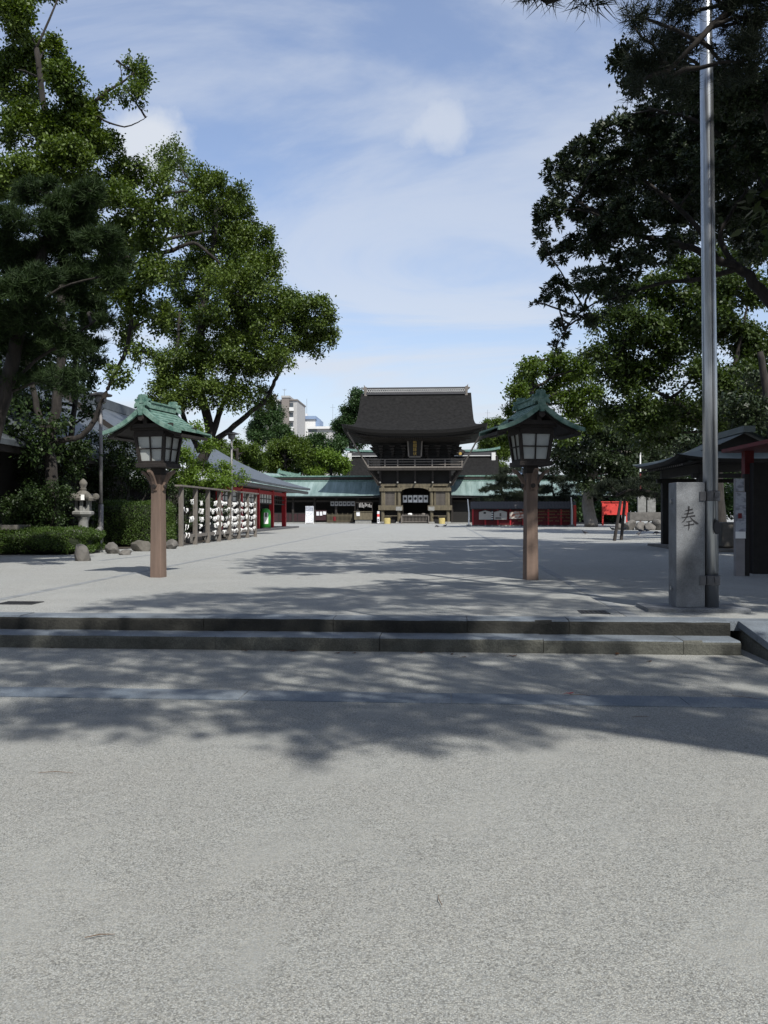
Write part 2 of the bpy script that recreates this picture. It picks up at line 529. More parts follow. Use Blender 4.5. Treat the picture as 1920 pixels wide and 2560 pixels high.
def jx(px, y): # world x of a joint seen in column px on a front edge at Y = y
    return y * math.tan(math.atan((px - 960) / F) - PHI)
up = [-16, -14.2, -12.4, -10.6, -8.9, -7.2] + [jx(p, YS) for p in (49, 509, 833, 1168, 1423)] + [3.20]
lo = [-16, -14.5, -12.7, -10.9, -9.1, -7.3] + [jx(p, YS - .38) for p in (153, 538, 949, 1359, 1709)] + [3.18]
up = [u for i, u in enumerate(up) if i == 0 or u > up[i - 1] + .2]
lo = [u for i, u in enumerate(lo) if i == 0 or u > lo[i - 1] + .2]
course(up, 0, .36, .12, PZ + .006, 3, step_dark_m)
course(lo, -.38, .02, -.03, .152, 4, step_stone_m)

# the flush stone strip in front of the steps
st = bpy.data.objects.new('paving_strip', None); COL.objects.link(st); struct(st); st.location = (0, 6.72, 0)
x = -9.0
for i, w in enumerate((1.9, 1.75, 1.8, 1.95, 1.7, 1.85, 1.9, 1.8, 1.75, 1.9)):
    MB().bx(x + .004, x + w - .004, -.18, .18, -.05, .005 + .002 * (i % 2)).build('paving_slab', strip_m, st)
    x += w
# two thin stone lines that edge the central way across the plaza, and a short one by the garden
line_m = mat('edge_line_stone', (.20, .21, .215), .85, .3, 3, bump=.3, bscale=40)
for nm, X, Y0, Y1 in (('edging_line', -6.08, YS + .36, 92), ('edging_line', 2.25, YS + .36, 92)):
    e = bpy.data.objects.new(nm, None); COL.objects.link(e); struct(e); e.location = (X, Y0, PZ)
    y = 0
    while y < Y1 - Y0:
        L = 2.4 if y < 24 else 8
        MB().bx(-.075, .075, y + .006, y + L - .006, -.05, .004).build('kerb_stone', line_m, e)
        y += L
gb = G(405, 1385); ga = G(248, 1402)
struct(MB().bar(ga + Vector((0, 0, -.02)), gb + Vector((0, 0, -.02)), .16, .05).build('garden_edging_line', line_m))

# ramp at the right end of the steps: sloping slabs on a low side wall
ramp = bpy.data.objects.new('ramp', None); COL.objects.link(ramp); struct(ramp); ramp.location = (3.30, YS + .06, 0)
def rz(y): return PZ + .012 + y * .132
n = 4
for i in range(n):
    ya, yb = -2.2 * (i + 1) / n + .006, -2.2 * i / n
    prof = [(ya, rz(ya) - .08), (yb, rz(yb) - .08), (yb, rz(yb)), (ya, rz(ya))]
    m = MB(); m.add([(0, y, z) for y, z in prof] + [(1.35, y, z) for y, z in prof], [(0, 1, 2, 3), (7, 6, 5, 4), (1, 0, 4, 5), (2, 1, 5, 6), (3, 2, 6, 7), (0, 3, 7, 4)])
    m.build('ramp_slab', tread_m, ramp, bevel=.006)
prof = [(-2.2, -.05), (.34, -.05), (.34, rz(0) - .085), (0, rz(0) - .085), (-2.2, rz(-2.2) - .085)]
m = MB(); k = len(prof)
m.add([(.03, y, z) for y, z in prof] + [(1.32, y, z) for y, z in prof], [tuple(range(k)), tuple(range(2 * k - 1, k - 1, -1))] + [((i + 1) % k, i, i + k, (i + 1) % k + k) for i in range(k)])
m.build('side_wall', step_stone_m, ramp)
struct(MB().bx(4.66, 60, YS - .02, YS + .34, -.03, PZ + .005).build('kerb', step_stone_m))

MB().bx(-.10, 1.36, .004, .285, PZ - .1, PZ + .003).build('landing_slab', tread_m, ramp)
# drain covers set in the plaza
def grate(px, py, w, l, label):
    p = G(px, py)
    t = thing('drain_grate', label, 'drain cover', (p.x, p.y, PZ + .001))
    f = MB()
    f.bx(-w / 2, w / 2, -l / 2, -l / 2 + .03, -.03, .008).bx(-w / 2, w / 2, l / 2 - .03, l / 2, -.03, .008)
    f.bx(-w / 2, -w / 2 + .03, -l / 2 + .031, l / 2 - .031, -.03, .007).bx(w / 2 - .03, w / 2, -l / 2 + .031, l / 2 - .031, -.03, .007)
    f.build('frame', iron, t)
    k = int(w / .05)
    me = MB().bx(-.012, .012, -l / 2 + .031, l / 2 - .031, -.02, .006).mesh('grate_bar', iron)
    for i in range(1, k): link_copy(me, 'grate_bar', t, (-w / 2 + w * i / k, 0, 0))
    MB().bx(-w / 2 + .031, w / 2 - .031, -l / 2 + .031, l / 2 - .031, -.03, .002).build('drain_bed', black_wood, t)
grate(1484, 1531, .34, .30, 'black iron drain grate near the steps, left of the granite flagpole stone')
grate(50, 1508, .50, .34, 'dark drain grate near the steps at the left edge of the plaza')

# ---------------------------------------------------------------- roofs
def gable_roof(hw, D, ze, zr, c=.35, lift=.15, thick=.25, nx=18, nv=10, xo=0):
    """ridge along x; returns top shell with thickness; local origin at the middle, z = 0 ground"""
    m = MB()
    def pt(x, v, side, off):
        y = -D * (1 - v) * side
        z = ze + (zr - ze) * ((1 - c) * v + c * v * v) + lift * abs(x / hw) ** 3 * (1 - v) ** 2
        return (x, y, z - off)
    xs = [-hw + 2 * hw * i / nx for i in range(nx + 1)]
    for side in (1, -1):
        top = [[pt(x, v / nv, side, 0) for x in xs] for v in range(nv + 1)]
        bot = [[pt(x, v / nv, side, thick) for x in xs] for v in range(nv + 1)]
        m.grid(top, flip=side < 0); m.grid(bot, flip=side > 0)
        m.grid([bot[0], top[0]], flip=side < 0)
        for k in (0, nx):
            m.grid([[bot[v][k] for v in range(nv + 1)], [top[v][k] for v in range(nv + 1)]], flip=(k == 0) != (side > 0))
    return m

def irimoya(W, D, ze, zr, wfn, zfn, vg, lift, thick, inset, wall_w, wall_d, soff, nx=28, nv=20):
    """hip-and-gable roof, ridge along x. wfn(v): half width at height v, zfn(v): 0..1. Returns shell, fascia+soffit, gable walls"""
    shell, fas, gab = MB(), MB(), []
    vs = [(i / nv) ** 1.35 for i in range(nv + 1)]
    def pt(s, v, side):
        w = wfn(v)
        li = lift * abs(s) ** 3.2 * max(0, 1 - v / max(vg, .01) * .55) ** 2 if v < vg * 1.6 else 0
        return Vector((s * w, -D * (1 - v) * side, ze + (zr - ze) * zfn(v) + li))
    ss = [-1 + 2 * i / nx for i in range(nx + 1)]
    for side in (1, -1):
        shell.grid([[pt(s, v, side) for s in ss] for v in vs], flip=side < 0)
    low = [v for v in vs if v <= vg]
    ny = 14
    for e in (-1, 1):
        rows = []
        for v in low:
            a, b = pt(e, v, 1), pt(e, v, -1); row = []
            for j in range(ny + 1):
                t = -1 + 2 * j / ny
                p = a.lerp(b, j / ny)
                base = ze + (zr - ze) * zfn(v)
                p.z = base + (a.z - base) * abs(t) ** 3.2
                row.append(p)
            rows.append(row)
        shell.grid(rows, flip=e < 0)
        v0 = low[-1]
        a, b = pt(e, v0, 1), pt(e, v0, -1)
        xg = e * (wfn(1) - .45)
        hi = [v for v in vs if v >= v0]
        ptsF = [Vector((xg, pt(e, v, 1).y, pt(e, v, 1).z - .05)) for v in hi]
        ptsB = [Vector((xg, pt(e, v, -1).y, pt(e, v, -1).z - .05)) for v in hi]
        gab.append(MB().grid([ptsF, ptsB], flip=e > 0))
    # eave outline loop
    loop = [pt(s, 0, 1) for s in ss]
    for e, rng_ in ((1, range(1, ny)),):
        a, b = pt(1, 0, 1), pt(1, 0, -1)
        for j in rng_:
            t = -1 + 2 * j / ny; p = a.lerp(b, j / ny); p.z = ze + (a.z - ze) * abs(t) ** 3.2; loop.append(p)
    loop += [pt(s, 0, -1) for s in reversed(ss)]
    a, b = pt(-1, 0, -1), pt(-1, 0, 1)
    for j in range(1, ny):
        t = -1 + 2 * j / ny; p = a.lerp(b, j / ny); p.z = ze + (a.z - ze) * abs(t) ** 3.2; loop.append(p)
    n = len(loop)
    def inner(p, k, dz):
        return Vector((p.x * (1 - k / W), p.y * (1 - k / D), p.z - dz))
    l1 = [inner(p, inset * .35, thick * .55) for p in loop]
    l2 = [inner(p, inset, thick * .6) for p in loop]
    l3 = [inner(p, inset * 1.4, thick) for p in loop]
    l4 = [Vector((max(-wall_w, min(wall_w, p.x)), max(-wall_d, min(wall_d, p.y)), ze - soff)) for p in loop]
    rows = [loop + [loop[0]], l1 + [l1[0]], l2 + [l2[0]], l3 + [l3[0]], l4 + [l4[0]]]
    fas.grid(rows[:4]); sof = MB().grid(rows[3:])
    return shell, fas, sof, gab

# ---------------------------------------------------------------- the two-storey gate
GX, GY = -2.70, 95.0
gate = thing('shrine_gate', 'two-storey dark wooden gate with a huge curved bark roof at the end of the plaza', 'gate', (GX, GY, PZ))
def wf(v):
    pts = [(0, 8.05), (.05, 7.75), (.10, 7.25), (.15, 6.95), (.22, 6.78), (.40, 6.62), (1, 6.48)]
    for (a, x), (b, y) in zip(pts[:-1], pts[1:]):
        if v <= b: return x + (y - x) * (v - a) / (b - a)
    return pts[-1][1]
zf = lambda v: .50 * v + .50 * v * v
YC = 2.6                                                    # middle of the gate behind its front wall
sh, fa, so, ga_ = irimoya(8.05, 6.7, 10.35, 15.35, wf, zf, .22, .75, .66, .5, 5.1, 3.3, .85)
roof = sh.build('roof', bark_roof, gate, (0, YC, 0), smooth=True)
fa.build('eave_edge', black_wood, gate, (0, YC, 0))
so.build('soffit', black_wood, gate, (0, YC, 0))
for q in ga_: q.build('gable_wall', dark_wood, gate, (0, YC, 0))
# ridge: dark beam, pale open-work tiles, cap, horned ends
r = MB().bx(-5.85, 5.85, YC - .42, YC + .42, 15.15, 15.42)
r.build('ridge_base', roof_tile, gate)
r = MB().bx(-5.8, 5.8, YC - .26, YC + .26, 15.42, 15.86); r.build('ridge_core', roof_tile, gate)
pm = MB()
for k in range(46):
    x = -5.7 + 11.4 * k / 45
    for s in (-1, 1):
        pm.bar((x - .1 * s, YC - .30, 15.45), (x + .1 * s, YC - .30, 15.83), .06, .045)
o = pm.build('ridge_lattice', plaster, gate); o['kind'] = 'stuff'
MB().bx(-5.9, 5.9, YC - .34, YC + .34, 15.86, 16.0).build('ridge_cap', roof_tile, gate)
for e in (-1, 1):
    poly = [(5.75, 15.0), (6.05, 15.0), (6.08, 15.7), (6.35, 15.95), (6.1, 16.0), (6.12, 16.35), (5.95, 16.1), (5.78, 16.05)]
    MB().prism([(e * a, b) for a, b in poly], YC - .4, YC + .4).build('ridge_end', grey_wood, gate)
# upper storey body
MB().bx(-3.9, 3.9, .35, 5.0, 6.3, 10.3).build('upper_wall', black_wood, gate)
cm = MB().tube([(0, 0, 6.4), (0, 0, 9.0)], .17, 10).mesh('upper_column', dark_wood)
for x in (-3.9, -1.45, 1.45, 3.9): link_copy(cm, 'upper_column', gate, (x, .3, 0))
MB().bx(-4.1, 4.1, .08, .32, 8.6, 8.95).build('tie_beam', dark_wood, gate)
# stepped brackets under the eaves and under the balcony
bk = MB()
for k in range(4):
    bk.box((0, -.28 * k, .30 * k), (.34, .34, .16)).box((0, -.28 * k - .1, .30 * k + .17), (.22 + .12 * k, .9, .13))
bkm = bk.mesh('bracket', dark_wood)
for x in (-3.9, -2.6, -1.3, 0, 1.3, 2.6, 3.9): link_copy(bkm, 'bracket', gate, (x, .05, 7.75))
for e in (-1, 1):
    for y in (1.3, 2.6, 3.9): link_copy(bkm, 'bracket', gate, (e * 3.95, y, 7.75), (0, 0, e * R(90)))
for i in range(3):
    MB().bx(-5.1 - .6 * i, 5.1 + .6 * i, -1.0 - .7 * i, -.85 - .7 * i, 9.24 + .10 * i, 9.38 + .10 * i).build('eave_purlin', dark_wood, gate)
rf = MB()
for k in range(62):
    x = -7.2 + 14.4 * k / 61
    rf.bar((x, -3.45, 9.60 + .6 * abs(x / 7.6) ** 3.2), (x * .70, -.7, 9.42), .09, .11)
o = rf.build('rafter_row', dark_wood, gate); o['kind'] = 'stuff'
for i in range(4):
    MB().bx(-4.1 - .32 * i, 4.1 + .32 * i, .2 - .2 * i, 5.0 + .2 * i, 7.55 + .47 * i, 8.0 + .47 * i).build('bracket_tier', black_wood, gate)
# plaque with its four gilt characters
pl = MB().prism([(-.60, 0), (.60, 0), (.75, 1.95), (-.75, 1.95)], -.06, .06).build('name_plaque', black_wood, gate, (0, -1.15, 7.68), rot=(R(8), 0, 0))
for q in ([(-.78, -.05), (-.62, -.05), (-.74, 2.0), (-.90, 2.0)], [(.62, -.05), (.78, -.05), (.90, 2.0), (.74, 2.0)], [(-.66, -.16), (.66, -.16), (.64, 0), (-.64, 0)], [(-.74, 1.93), (.74, 1.93), (.78, 2.06), (-.78, 2.06)]):
    MB().prism(q, -.13, .05).build('plaque_frame', grey_wood, pl)
def text_mesh(body, size, name, m, parent, loc, rot=(R(90), 0, 0), extrude=.01, sp=1.0):
    cu = bpy.data.curves.new(name, 'FONT')
    cu.body = body; cu.size = size; cu.extrude = extrude; cu.align_x = 'CENTER'; cu.space_line = sp; cu.resolution_u = 2
    tmp = bpy.data.objects.new('tmp', cu); COL.objects.link(tmp)
    dg = bpy.context.evaluated_depsgraph_get(); dg.update()
    me = bpy.data.meshes.new_from_object(tmp.evaluated_get(dg))
    bpy.data.objects.remove(tmp)
    me.materials.clear(); me.materials.append(m)
    o = bpy.data.objects.new(name, me); COL.objects.link(o); o.parent = parent; o.location = loc; o.rotation_euler = rot
    return o
for i, ch in enumerate('敵國降伏'):
    text_mesh(ch, .44, 'gilt_character', gold, pl, (0, -.075, 1.46 - .45 * i))
# balcony
MB().bx(-5.35, 5.35, -1.35, 6.5, 6.32, 6.5).build('balcony_floor', grey_wood, gate)
MB().bx(-5.25, 5.25, -1.30, -1.1, 6.06, 6.315).build('balcony_beam', dark_wood, gate)
for z, h in ((6.68, .07), (6.98, .07), (7.26, .09)):
    MB().bx(-5.45, 5.45, -1.33, -1.24, z, z + h).build('balcony_rail', grey_wood, gate)
pm_ = MB().bx(-.06, .06, -1.35, -1.22, 6.5, 7.25).mesh('rail_post', grey_wood)
for x in (-5.3, -3.4, -1.95, 0, 1.95, 3.4, 5.3): link_copy(pm_, 'rail_post', gate, (x, 0, 0))
for e in (-1, 1):
    for z in (6.7, 7.0, 7.28):
        MB().bx(e * 5.3 - .05, e * 5.3 + .05, -1.22, 6.4, z, z + .07).build('balcony_rail', grey_wood, gate)
    MB().bar((e * 5.4, -1.28, 7.3), (e * 5.75, -1.28, 7.5), .09, .09).build('rail_tip', grey_wood, gate)
# bracket zone between balcony and lower storey
MB().bx(-3.95, 3.95, .15, 5.0, 4.2, 6.3).build('bracket_wall', black_wood, gate)
b2 = MB()
for k in range(5):
    b2.box((0, -.05 - .24 * k, .34 * k), (.24, .30, .18)).box((0, -.05 - .24 * k, .34 * k + .17), (.18, .5, .14))
b2m = b2.mesh('balcony_bracket', dark_wood)
for x in (-4.0, -2.0, 0, 2.0, 4.0): link_copy(b2m, 'balcony_bracket', gate, (x, .1, 4.65))
for e in (-1, 1):
    for y in (.6, 2.5, 4.4): link_copy(b2m, 'balcony_bracket', gate, (e * 3.9, y, 4.65), (0, 0, e * R(90)))
    MB().bar((e * 4.0, -.05, 4.35), (e * 5.3, -1.2, 6.2), .2, .24).build('corner_bracket_arm', dark_wood, gate)
    MB().bar((e * 4.25, -.1, 4.4), (e * 7.45, -3.4, 10.25), .13, .13).build('eave_strut', grey_wood, gate)
tip = MB().box((0, -.42, 4.72), (.16, .5, .16)).mesh('beam_end', pale_stone)
for x in (-4.0, -2.0, 0, 2.0, 4.0): link_copy(tip, 'beam_end', gate, (x, 0, 0))
# lower storey
MB().bx(-4.15, 4.15, -.12, .16, 4.3, 4.62).build('head_beam', old_wood, gate)
po = MB().tube([(0, 0, -.02), (0, 0, .3), (0, 0, 4.3)], [.26, .22, .22], 14).mesh('gate_post', old_wood)
for x in (-3.75, -1.87, 1.87, 3.75):
    for y in (.05, 2.6, 5.1): link_copy(po, 'gate_post', gate, (x, y, 0))
ft = MB().box((0, 0, .1), (.75, .75, .24), taper=.85).mesh('post_footing', pale_stone)
for x in (-3.75, -1.87, 1.87, 3.75): link_copy(ft, 'post_footing', gate, (x, .05, 0))
for e in (-1, 1):
    a, b = sorted((e * 1.55, e * 4.1))
    MB().bx(a, b, -.30, .30, 3.72, 4.12).build('lintel_beam', old_wood, gate)
    MB().bx(a - .12, b + .12, -.34, .34, 1.55, 2.10).build('waist_beam', old_wood, gate)
    MB().bx(min(e * 1.5, e * 2.2), max(e * 1.5, e * 2.2), -.36, -.2, 1.50, 1.95).build('beam_nose', pale_stone, gate)
    MB().bx(a + .25, b - .25, .30, .36, 2.1, 3.72).build('window_back', black_wood, gate)
    xa, xb = sorted((e * 2.35, e * 3.45))
    MB().bx(xa - .18, xa, -.16, .02, 2.1, 3.72).build('window_jamb', old_wood, gate)
    MB().bx(xb, xb + .18, -.16, .02, 2.1, 3.72).build('window_jamb', old_wood, gate)
    sl = MB().bx(-.035, .035, -.08, 0, 2.1, 3.72).mesh('lattice_bar', grey_wood)
    for k in range(8): link_copy(sl, 'lattice_bar', gate, (xa + (xb - xa) * (k + .5) / 8, 0, 0))
    MB().bx(a + .25, b - .25, .45, .5, .05, 1.55).build('lower_panel', black_wood, gate)
    MB().bx(e * 2.8 - .75, e * 2.8 + .75, -.30, -.2, .86, .94).build('foot_rail', old_wood, gate)
    MB().bx(e * 4.1 - .04, e * 4.1 + .04, .3, 5.0, .1, 4.2).build('side_wall', black_wood, gate)
# curved beam over the doorway
ar = []
for k in range(13):
    t = -1 + k / 6; ar.append((t * 1.7, 4.12 - .42 * abs(t) ** 3))
poly = ar + [(1.7, 4.28), (-1.7, 4.28)]
MB().prism(poly, -.15, .1).build('rainbow_beam', old_wood, gate)
MB().bx(-1.6, 1.6, 5.25, 5.35, 0, 4.2).build('inner_door', black_wood, gate)
MB().bx(-4.6, 4.6, -.7, 5.6, -.05, .06).build('plinth', pale_stone, gate)
# the five crested curtain strips hung in the doorway
for i in range(5):
    x = -1.22 + .60 * i
    t = thing('door_curtain', '%s of the five white crested curtain strips in the gateway, counted from the left' % ORD[i], 'curtain', (GX + x, GY + 1.2, PZ + 2.45), 0, 'white curtain strips in the gateway')
    rows = [[(-.25 + .5 * a / 6, .03 * math.sin(a * 1.9 + i), .84 * b) for a in range(7)] for b in range(2)]
    m = MB().grid(rows); m.grid([[(p[0], p[1] + .012, p[2]) for p in r_] for r_ in rows], flip=True)
    m.build('cloth', paper, t)
    cr = MB().lathe([(.0, 0), (.16, 0), (.16, .01), (0, .01)], 14); o = cr.build('crest', iron, t, (0, -.05, .45), rot=(R(90), 0, 0))
MB().tube([(-1.62, 1.2, 3.32), (1.62, 1.2, 3.32)], .03, 6).build('curtain_rod', dark_wood, gate)

# low slatted barrier standing in the gateway, with two bundles behind it
t = thing('barrier', 'low slatted wooden barrier closing the foot of the gateway', 'barrier', (GX, GY - .45, PZ))
MB().bx(-1.6, 1.6, -.05, .05, .86, .94).build('top_rail', grey_wood, t)
MB().bx(-1.5, 1.5, -.04, .04, .18, .26).build('bottom_rail', grey_wood, t)
sl = MB().bx(-.03, .03, .051, .08, .06, 1.12).mesh('slat', grey_wood)
for k in range(19): link_copy(sl, 'slat', t, (-1.45 + 2.9 * k / 18, 0, 0))
for x in (-1.55, 1.55): MB().bx(x - .06, x + .06, -.3, .3, 0, .85).build('foot', grey_wood, t)
t = thing('offering_table', 'dark offering table just behind the gateway barrier', 'table', (GX, GY + .3, PZ))
MB().bx(-1.4, 1.4, -.3, .3, .86, .95).build('table_top', dark_wood, t)
for x in (-1.3, 1.3):
    for y in (-.24, .24): MB().bx(x - .04, x + .04, y - .04, y + .04, .06, .86).build('leg', dark_wood, t)
for x, m_, lab in ((-.62, white_paint, 'small white rounded bundle on the table behind the gateway barrier, left one'), (.95, grey_wood, 'small tan rounded bundle on the table behind the gateway barrier, right one')):
    b = MB().lathe([(.22, 0), (.27, .06), (.26, .16), (.16, .24), (.05, .26)], 14, squash=(1.1, .8)).build('bundle', m_, None, (GX + x, GY + .3, PZ + .95), smooth=True)
    tag(b, lab, 'bundle')
# yellow covered boxes in front of the posts
for x, lab in ((-3.15, 'yellow covered box at the foot of the gate, left of the doorway'), (3.05, 'yellow covered box at the foot of the gate, right of the doorway')):
    t = thing('covered_box', lab, 'box', (GX + x, GY - 1.15, PZ), 0, 'yellow boxes beside the gateway')
    rows = []
    for z, w in ((0, .35), (.25, .36), (.5, .365), (.62, .35), (.66, .3)):
        rows.append([(w * math.sin(a) * (1 if abs(math.sin(a)) < .99 else 1), -.25 * math.cos(a), z) for a in [R(-100 + 20 * k) for k in range(11)]])
    MB().grid(rows).build('cover', yellow, t, smooth=True)
    MB().bx(-.36, .36, .05, .25, 0, .7).build('body', old_wood, t)
    MB().bx(-.45, .45, -.1, .3, .74, .80).build('lid', old_wood, t)

# ---------------------------------------------------------------- side corridors with green copper roofs
def corridor(x0, x1, label, lift, cross=None):
    cx = (x0 + x1) / 2; hw = (x1 - x0) / 2
    t = thing('corridor', label, 'building', (cx, GY + 4.2, PZ))
    m = gable_roof(hw, 3.6, 3.28, 5.35, .42, lift, .10, 40, 12)
    m.build('roof', copper_roof, t, smooth=False)
    fm = MB().bx(-hw + .1, hw - .1, -3.45, -3.3, 2.98, 3.17); fm.build('eave_board', black_wood, t)
    MB().bx(-hw + .1, hw - .1, -3.3, 3.3, 3.02, 3.10).build('soffit', black_wood, t)
    MB().bx(-hw, hw, -.34, .34, 5.25, 5.55).build('ridge_base', dark_wood, t)
    MB().bx(-hw - .1, hw + .1, -.42, .42, 5.55, 5.72).build('ridge_cap', copper, t)
    MB().bx(-hw, hw, -.5, .5, 5.02, 5.12).build('ridge_trim', copper, t)
    sm = [( -3.6 * (1 - v / 12), 3.28 + 2.07 * (.58 * v / 12 + .42 * (v / 12) ** 2) + .012) for v in range(12)]
    seam = MB()
    for (ya, za), (yb, zb) in zip(sm[:-1], sm[1:]): seam.bar((0, ya, za), (0, yb, zb), .035, .03)
    me = seam.mesh('roof_seam', copper_roof)
    n = int(2 * hw / .62)
    for k in range(1, n): link_copy(me, 'roof_seam', t, (-hw + 2 * hw * k / n, 0, lift * abs(-1 + 2 * k / n) ** 3 * .4))
    cm = MB().bx(-.12, .12, -.12, .12, 0, 3.02).mesh('column', dark_wood)
    n = max(3, int(2 * hw / 2.4))
    for k in range(n + 1): link_copy(cm, 'column', t, (-hw + .3 + (2 * hw - .6) * k / n, -2.3, 0))
    MB().bx(-hw, hw, .2, .4, 0, 3.02).build('back_wall', black_wood, t)
    MB().bx(-hw, hw, -2.6, 2.6, -.05, .14).build('plinth', pale_stone, t)
    MB().bx(-hw, hw, -2.36, -2.25, 2.5, 2.75).build('tie_beam', dark_wood, t)
    return t, cx, hw
tl, cl, hl = corridor(-22.6, GX - 3.95, 'long open corridor with a green copper roof left of the gate', .12)
for a, b in ((-hl + .2, -hl + 7.2),):
    MB().bx(a, b, -2.28, -2.2, .14, 1.25).build('lower_panel', black_wood, tl)
    pm_ = MB().bx(-.5, .5, -2.31, -2.285, .25, 1.15).mesh('panel', maroon)
    for k in range(6): link_copy(pm_, 'panel', tl, (a + .7 + 1.12 * k, 0, 0))
tr_, cr_, hr = corridor(GX + 3.95, 21.0, 'long corridor with a green copper roof right of the gate, behind garden pines', .12)
MB().bx(-hr, hr, -2.2, -2.1, .14, 2.5).build('wall_panel', black_wood, tr_)
# cross gable ridge at the far left end of the left corridor
t = thing('corner_roof', 'small green copper gable with a tipped ridge above the left end of the corridor', 'roof', (P(694, 1180, 103).x, 103.0, PZ))
gr = gable_roof(3.2, 1.6, 5.2, 6.15, .3, .1, .1, 8, 6); gr.build('gable', copper_roof, t, rot=(0, 0, R(62)))
o = MB().bx(-1.2, 1.4, -.2, .2, 6.1, 6.5).build('ridge', copper, t, rot=(R(0), R(10), R(25)))
for x in (-1.25, 1.45): MB().prism([(x - .1, 6.0), (x + .1, 6.0), (x + .14, 6.75), (x - .06, 6.55)], -.25, .25).build('ridge_end', copper, t, rot=(0, R(10), R(25)))
MB().bx(-1.5, 1.5, -1.0, 1.0, 0, 5.3).build('wall', black_wood, t)

# ---------------------------------------------------------------- worship hall behind the gate
t = thing('worship_hall', 'wide bark-roofed hall with green ridge rising behind the gate', 'building', (GX + .1, 123, PZ))
gm = gable_roof(11.3, 7.5, 5.2, 9.7, .5, .35, .5, 24, 14); gm.build('roof', bark_roof, t, smooth=True)
MB().bx(-11.0, 11.0, -.5, .5, 9.55, 10.25).build('ridge_base', roof_tile, t)
MB().bx(-11.0, 11.0, -.55, .55, 9.62, 9.72).build('ridge_trim', plaster, t)
rows = [[(x, y, 10.25 + .45 * abs(x / 11.6) ** 8 + (.32 if s else 0)) for x in [-11.6 + 23.2 * i / 40 for i in range(41)]] for y, s in ((-.62, 0), (-.62, 1), (0, 1), (.62, 1), (.62, 0))]
MB().grid(rows).build('ridge_cap', copper, t)
for e in (-1, 1):
    MB().bx(e * 10.6 - .28, e * 10.6 + .28, -.85, -.56, 8.9, 10.1).build('ridge_ornament', plaster, t)
    MB().prism([(e * 5.6 - .6, 10.0), (e * 5.6 + .6, 10.0), (e * 5.6 + .9, 10.35), (e * 5.6, 10.8), (e * 5.6 - .9, 10.35)], -.95, -.62).build('ridge_crest', dark_wood, t)
    cr = MB().lathe([(0, 0), (.22, 0), (.22, .05), (0, .05)], 14).build('gilt_disc', gold, t, (e * 5.75, -.96, 9.95), rot=(R(90), 0, 0))
MB().bx(-10, 10, -5.5, 5.5, 0, 5.2).build('wall', dark_wood, t)

# ---------------------------------------------------------------- long hall with red columns on the left
XC = -12.5
eave_grey = mat('eave_grey', (.15, .145, .14), .8, .15, 3)
t = thing('red_column_hall', 'long hall with a grey metal roof and red columns on the left of the plaza', 'building', (-21.0, 56.8, PZ))
hall = t
def hall_roof(parent, hw, D, ze, zr, c, thick, mt):
    m = gable_roof(hw, D, ze, zr, c, .12, thick, 24, 14)
    return m.build('roof', mt, parent, rot=(0, 0, R(90)), smooth=True)
hall_roof(t, 13.0, 10.1, 3.18, 7.9, .45, .16, blue_roof)
MB().bx(-.35, .35, -13.0, 13.0, 7.7, 8.3).build('ridge', blue_roof, t)
MB().bx(9.75, 9.95, -12.9, 12.9, 2.80, 3.02).build('eave_board', eave_grey, t)
MB().bx(1, 9.74, -12.8, 12.8, 2.90, 2.98).build('soffit', eave_grey, t)
cm = MB().bx(-.16, .16, -.16, .16, 0, 2.9).mesh('red_column', red_paint)
ys = [AX(p, XC) for p in (643, 679, 710)]
ys = [ys[0] - 4.95 * k for k in (2, 1)] + ys
for y in ys: link_copy(cm, 'red_column', t, (XC + 21.0, y - 56.8, 0))
MB().bx(XC + 20.88, XC + 21.12, ys[0] - 56.8, ys[-1] - 56.4, 2.55, 2.8).build('red_beam', red_paint, t)
MB().bx(XC + 20.94, XC + 21.06, ys[0] - 56.8, ys[-1] - 56.8, 1.85, 1.93).build('tie_rail', dark_wood, t)
MB().bx(XC + 19.0, XC + 21.9, -12.5, 11.4, -.05, .13).build('plinth', mat('plinth_paving', (.09, .09, .095), .85, .25, 3), t)
MB().bx(1, XC + 19.5, -12, 7.7, 0, 2.9).build('wall', black_wood, t)
# white plastered transom panels between the columns
for i in range(len(ys) - 1):
    y0, y1 = ys[i] - 56.8 + .2, ys[i + 1] - 56.8 - .2
    w = MB().bx(XC + 20.98, XC + 21.02, y0, y1, 1.93, 2.55)
    if i < len(ys) - 2: w.build('transom_panel', plaster, t)
    bars = MB().bx(XC + 20.95, XC + 21.05, y0, y1, 2.2, 2.26)
    bars.build('transom_rail', dark_wood, t)
    bm_ = MB().bx(XC + 20.95, XC + 21.05, -.05, .05, 1.94, 2.54).mesh('transom_bar', dark_wood)
    for k in range(1, 5): link_copy(bm_, 'transom_bar', t, (0, y0 + (y1 - y0) * k / 5, 0))
    if i < len(ys) - 2:
        MB().bx(XC + 20.97, XC + 21.03, y0, y1, .1, .9).build('lower_panel', maroon, t)

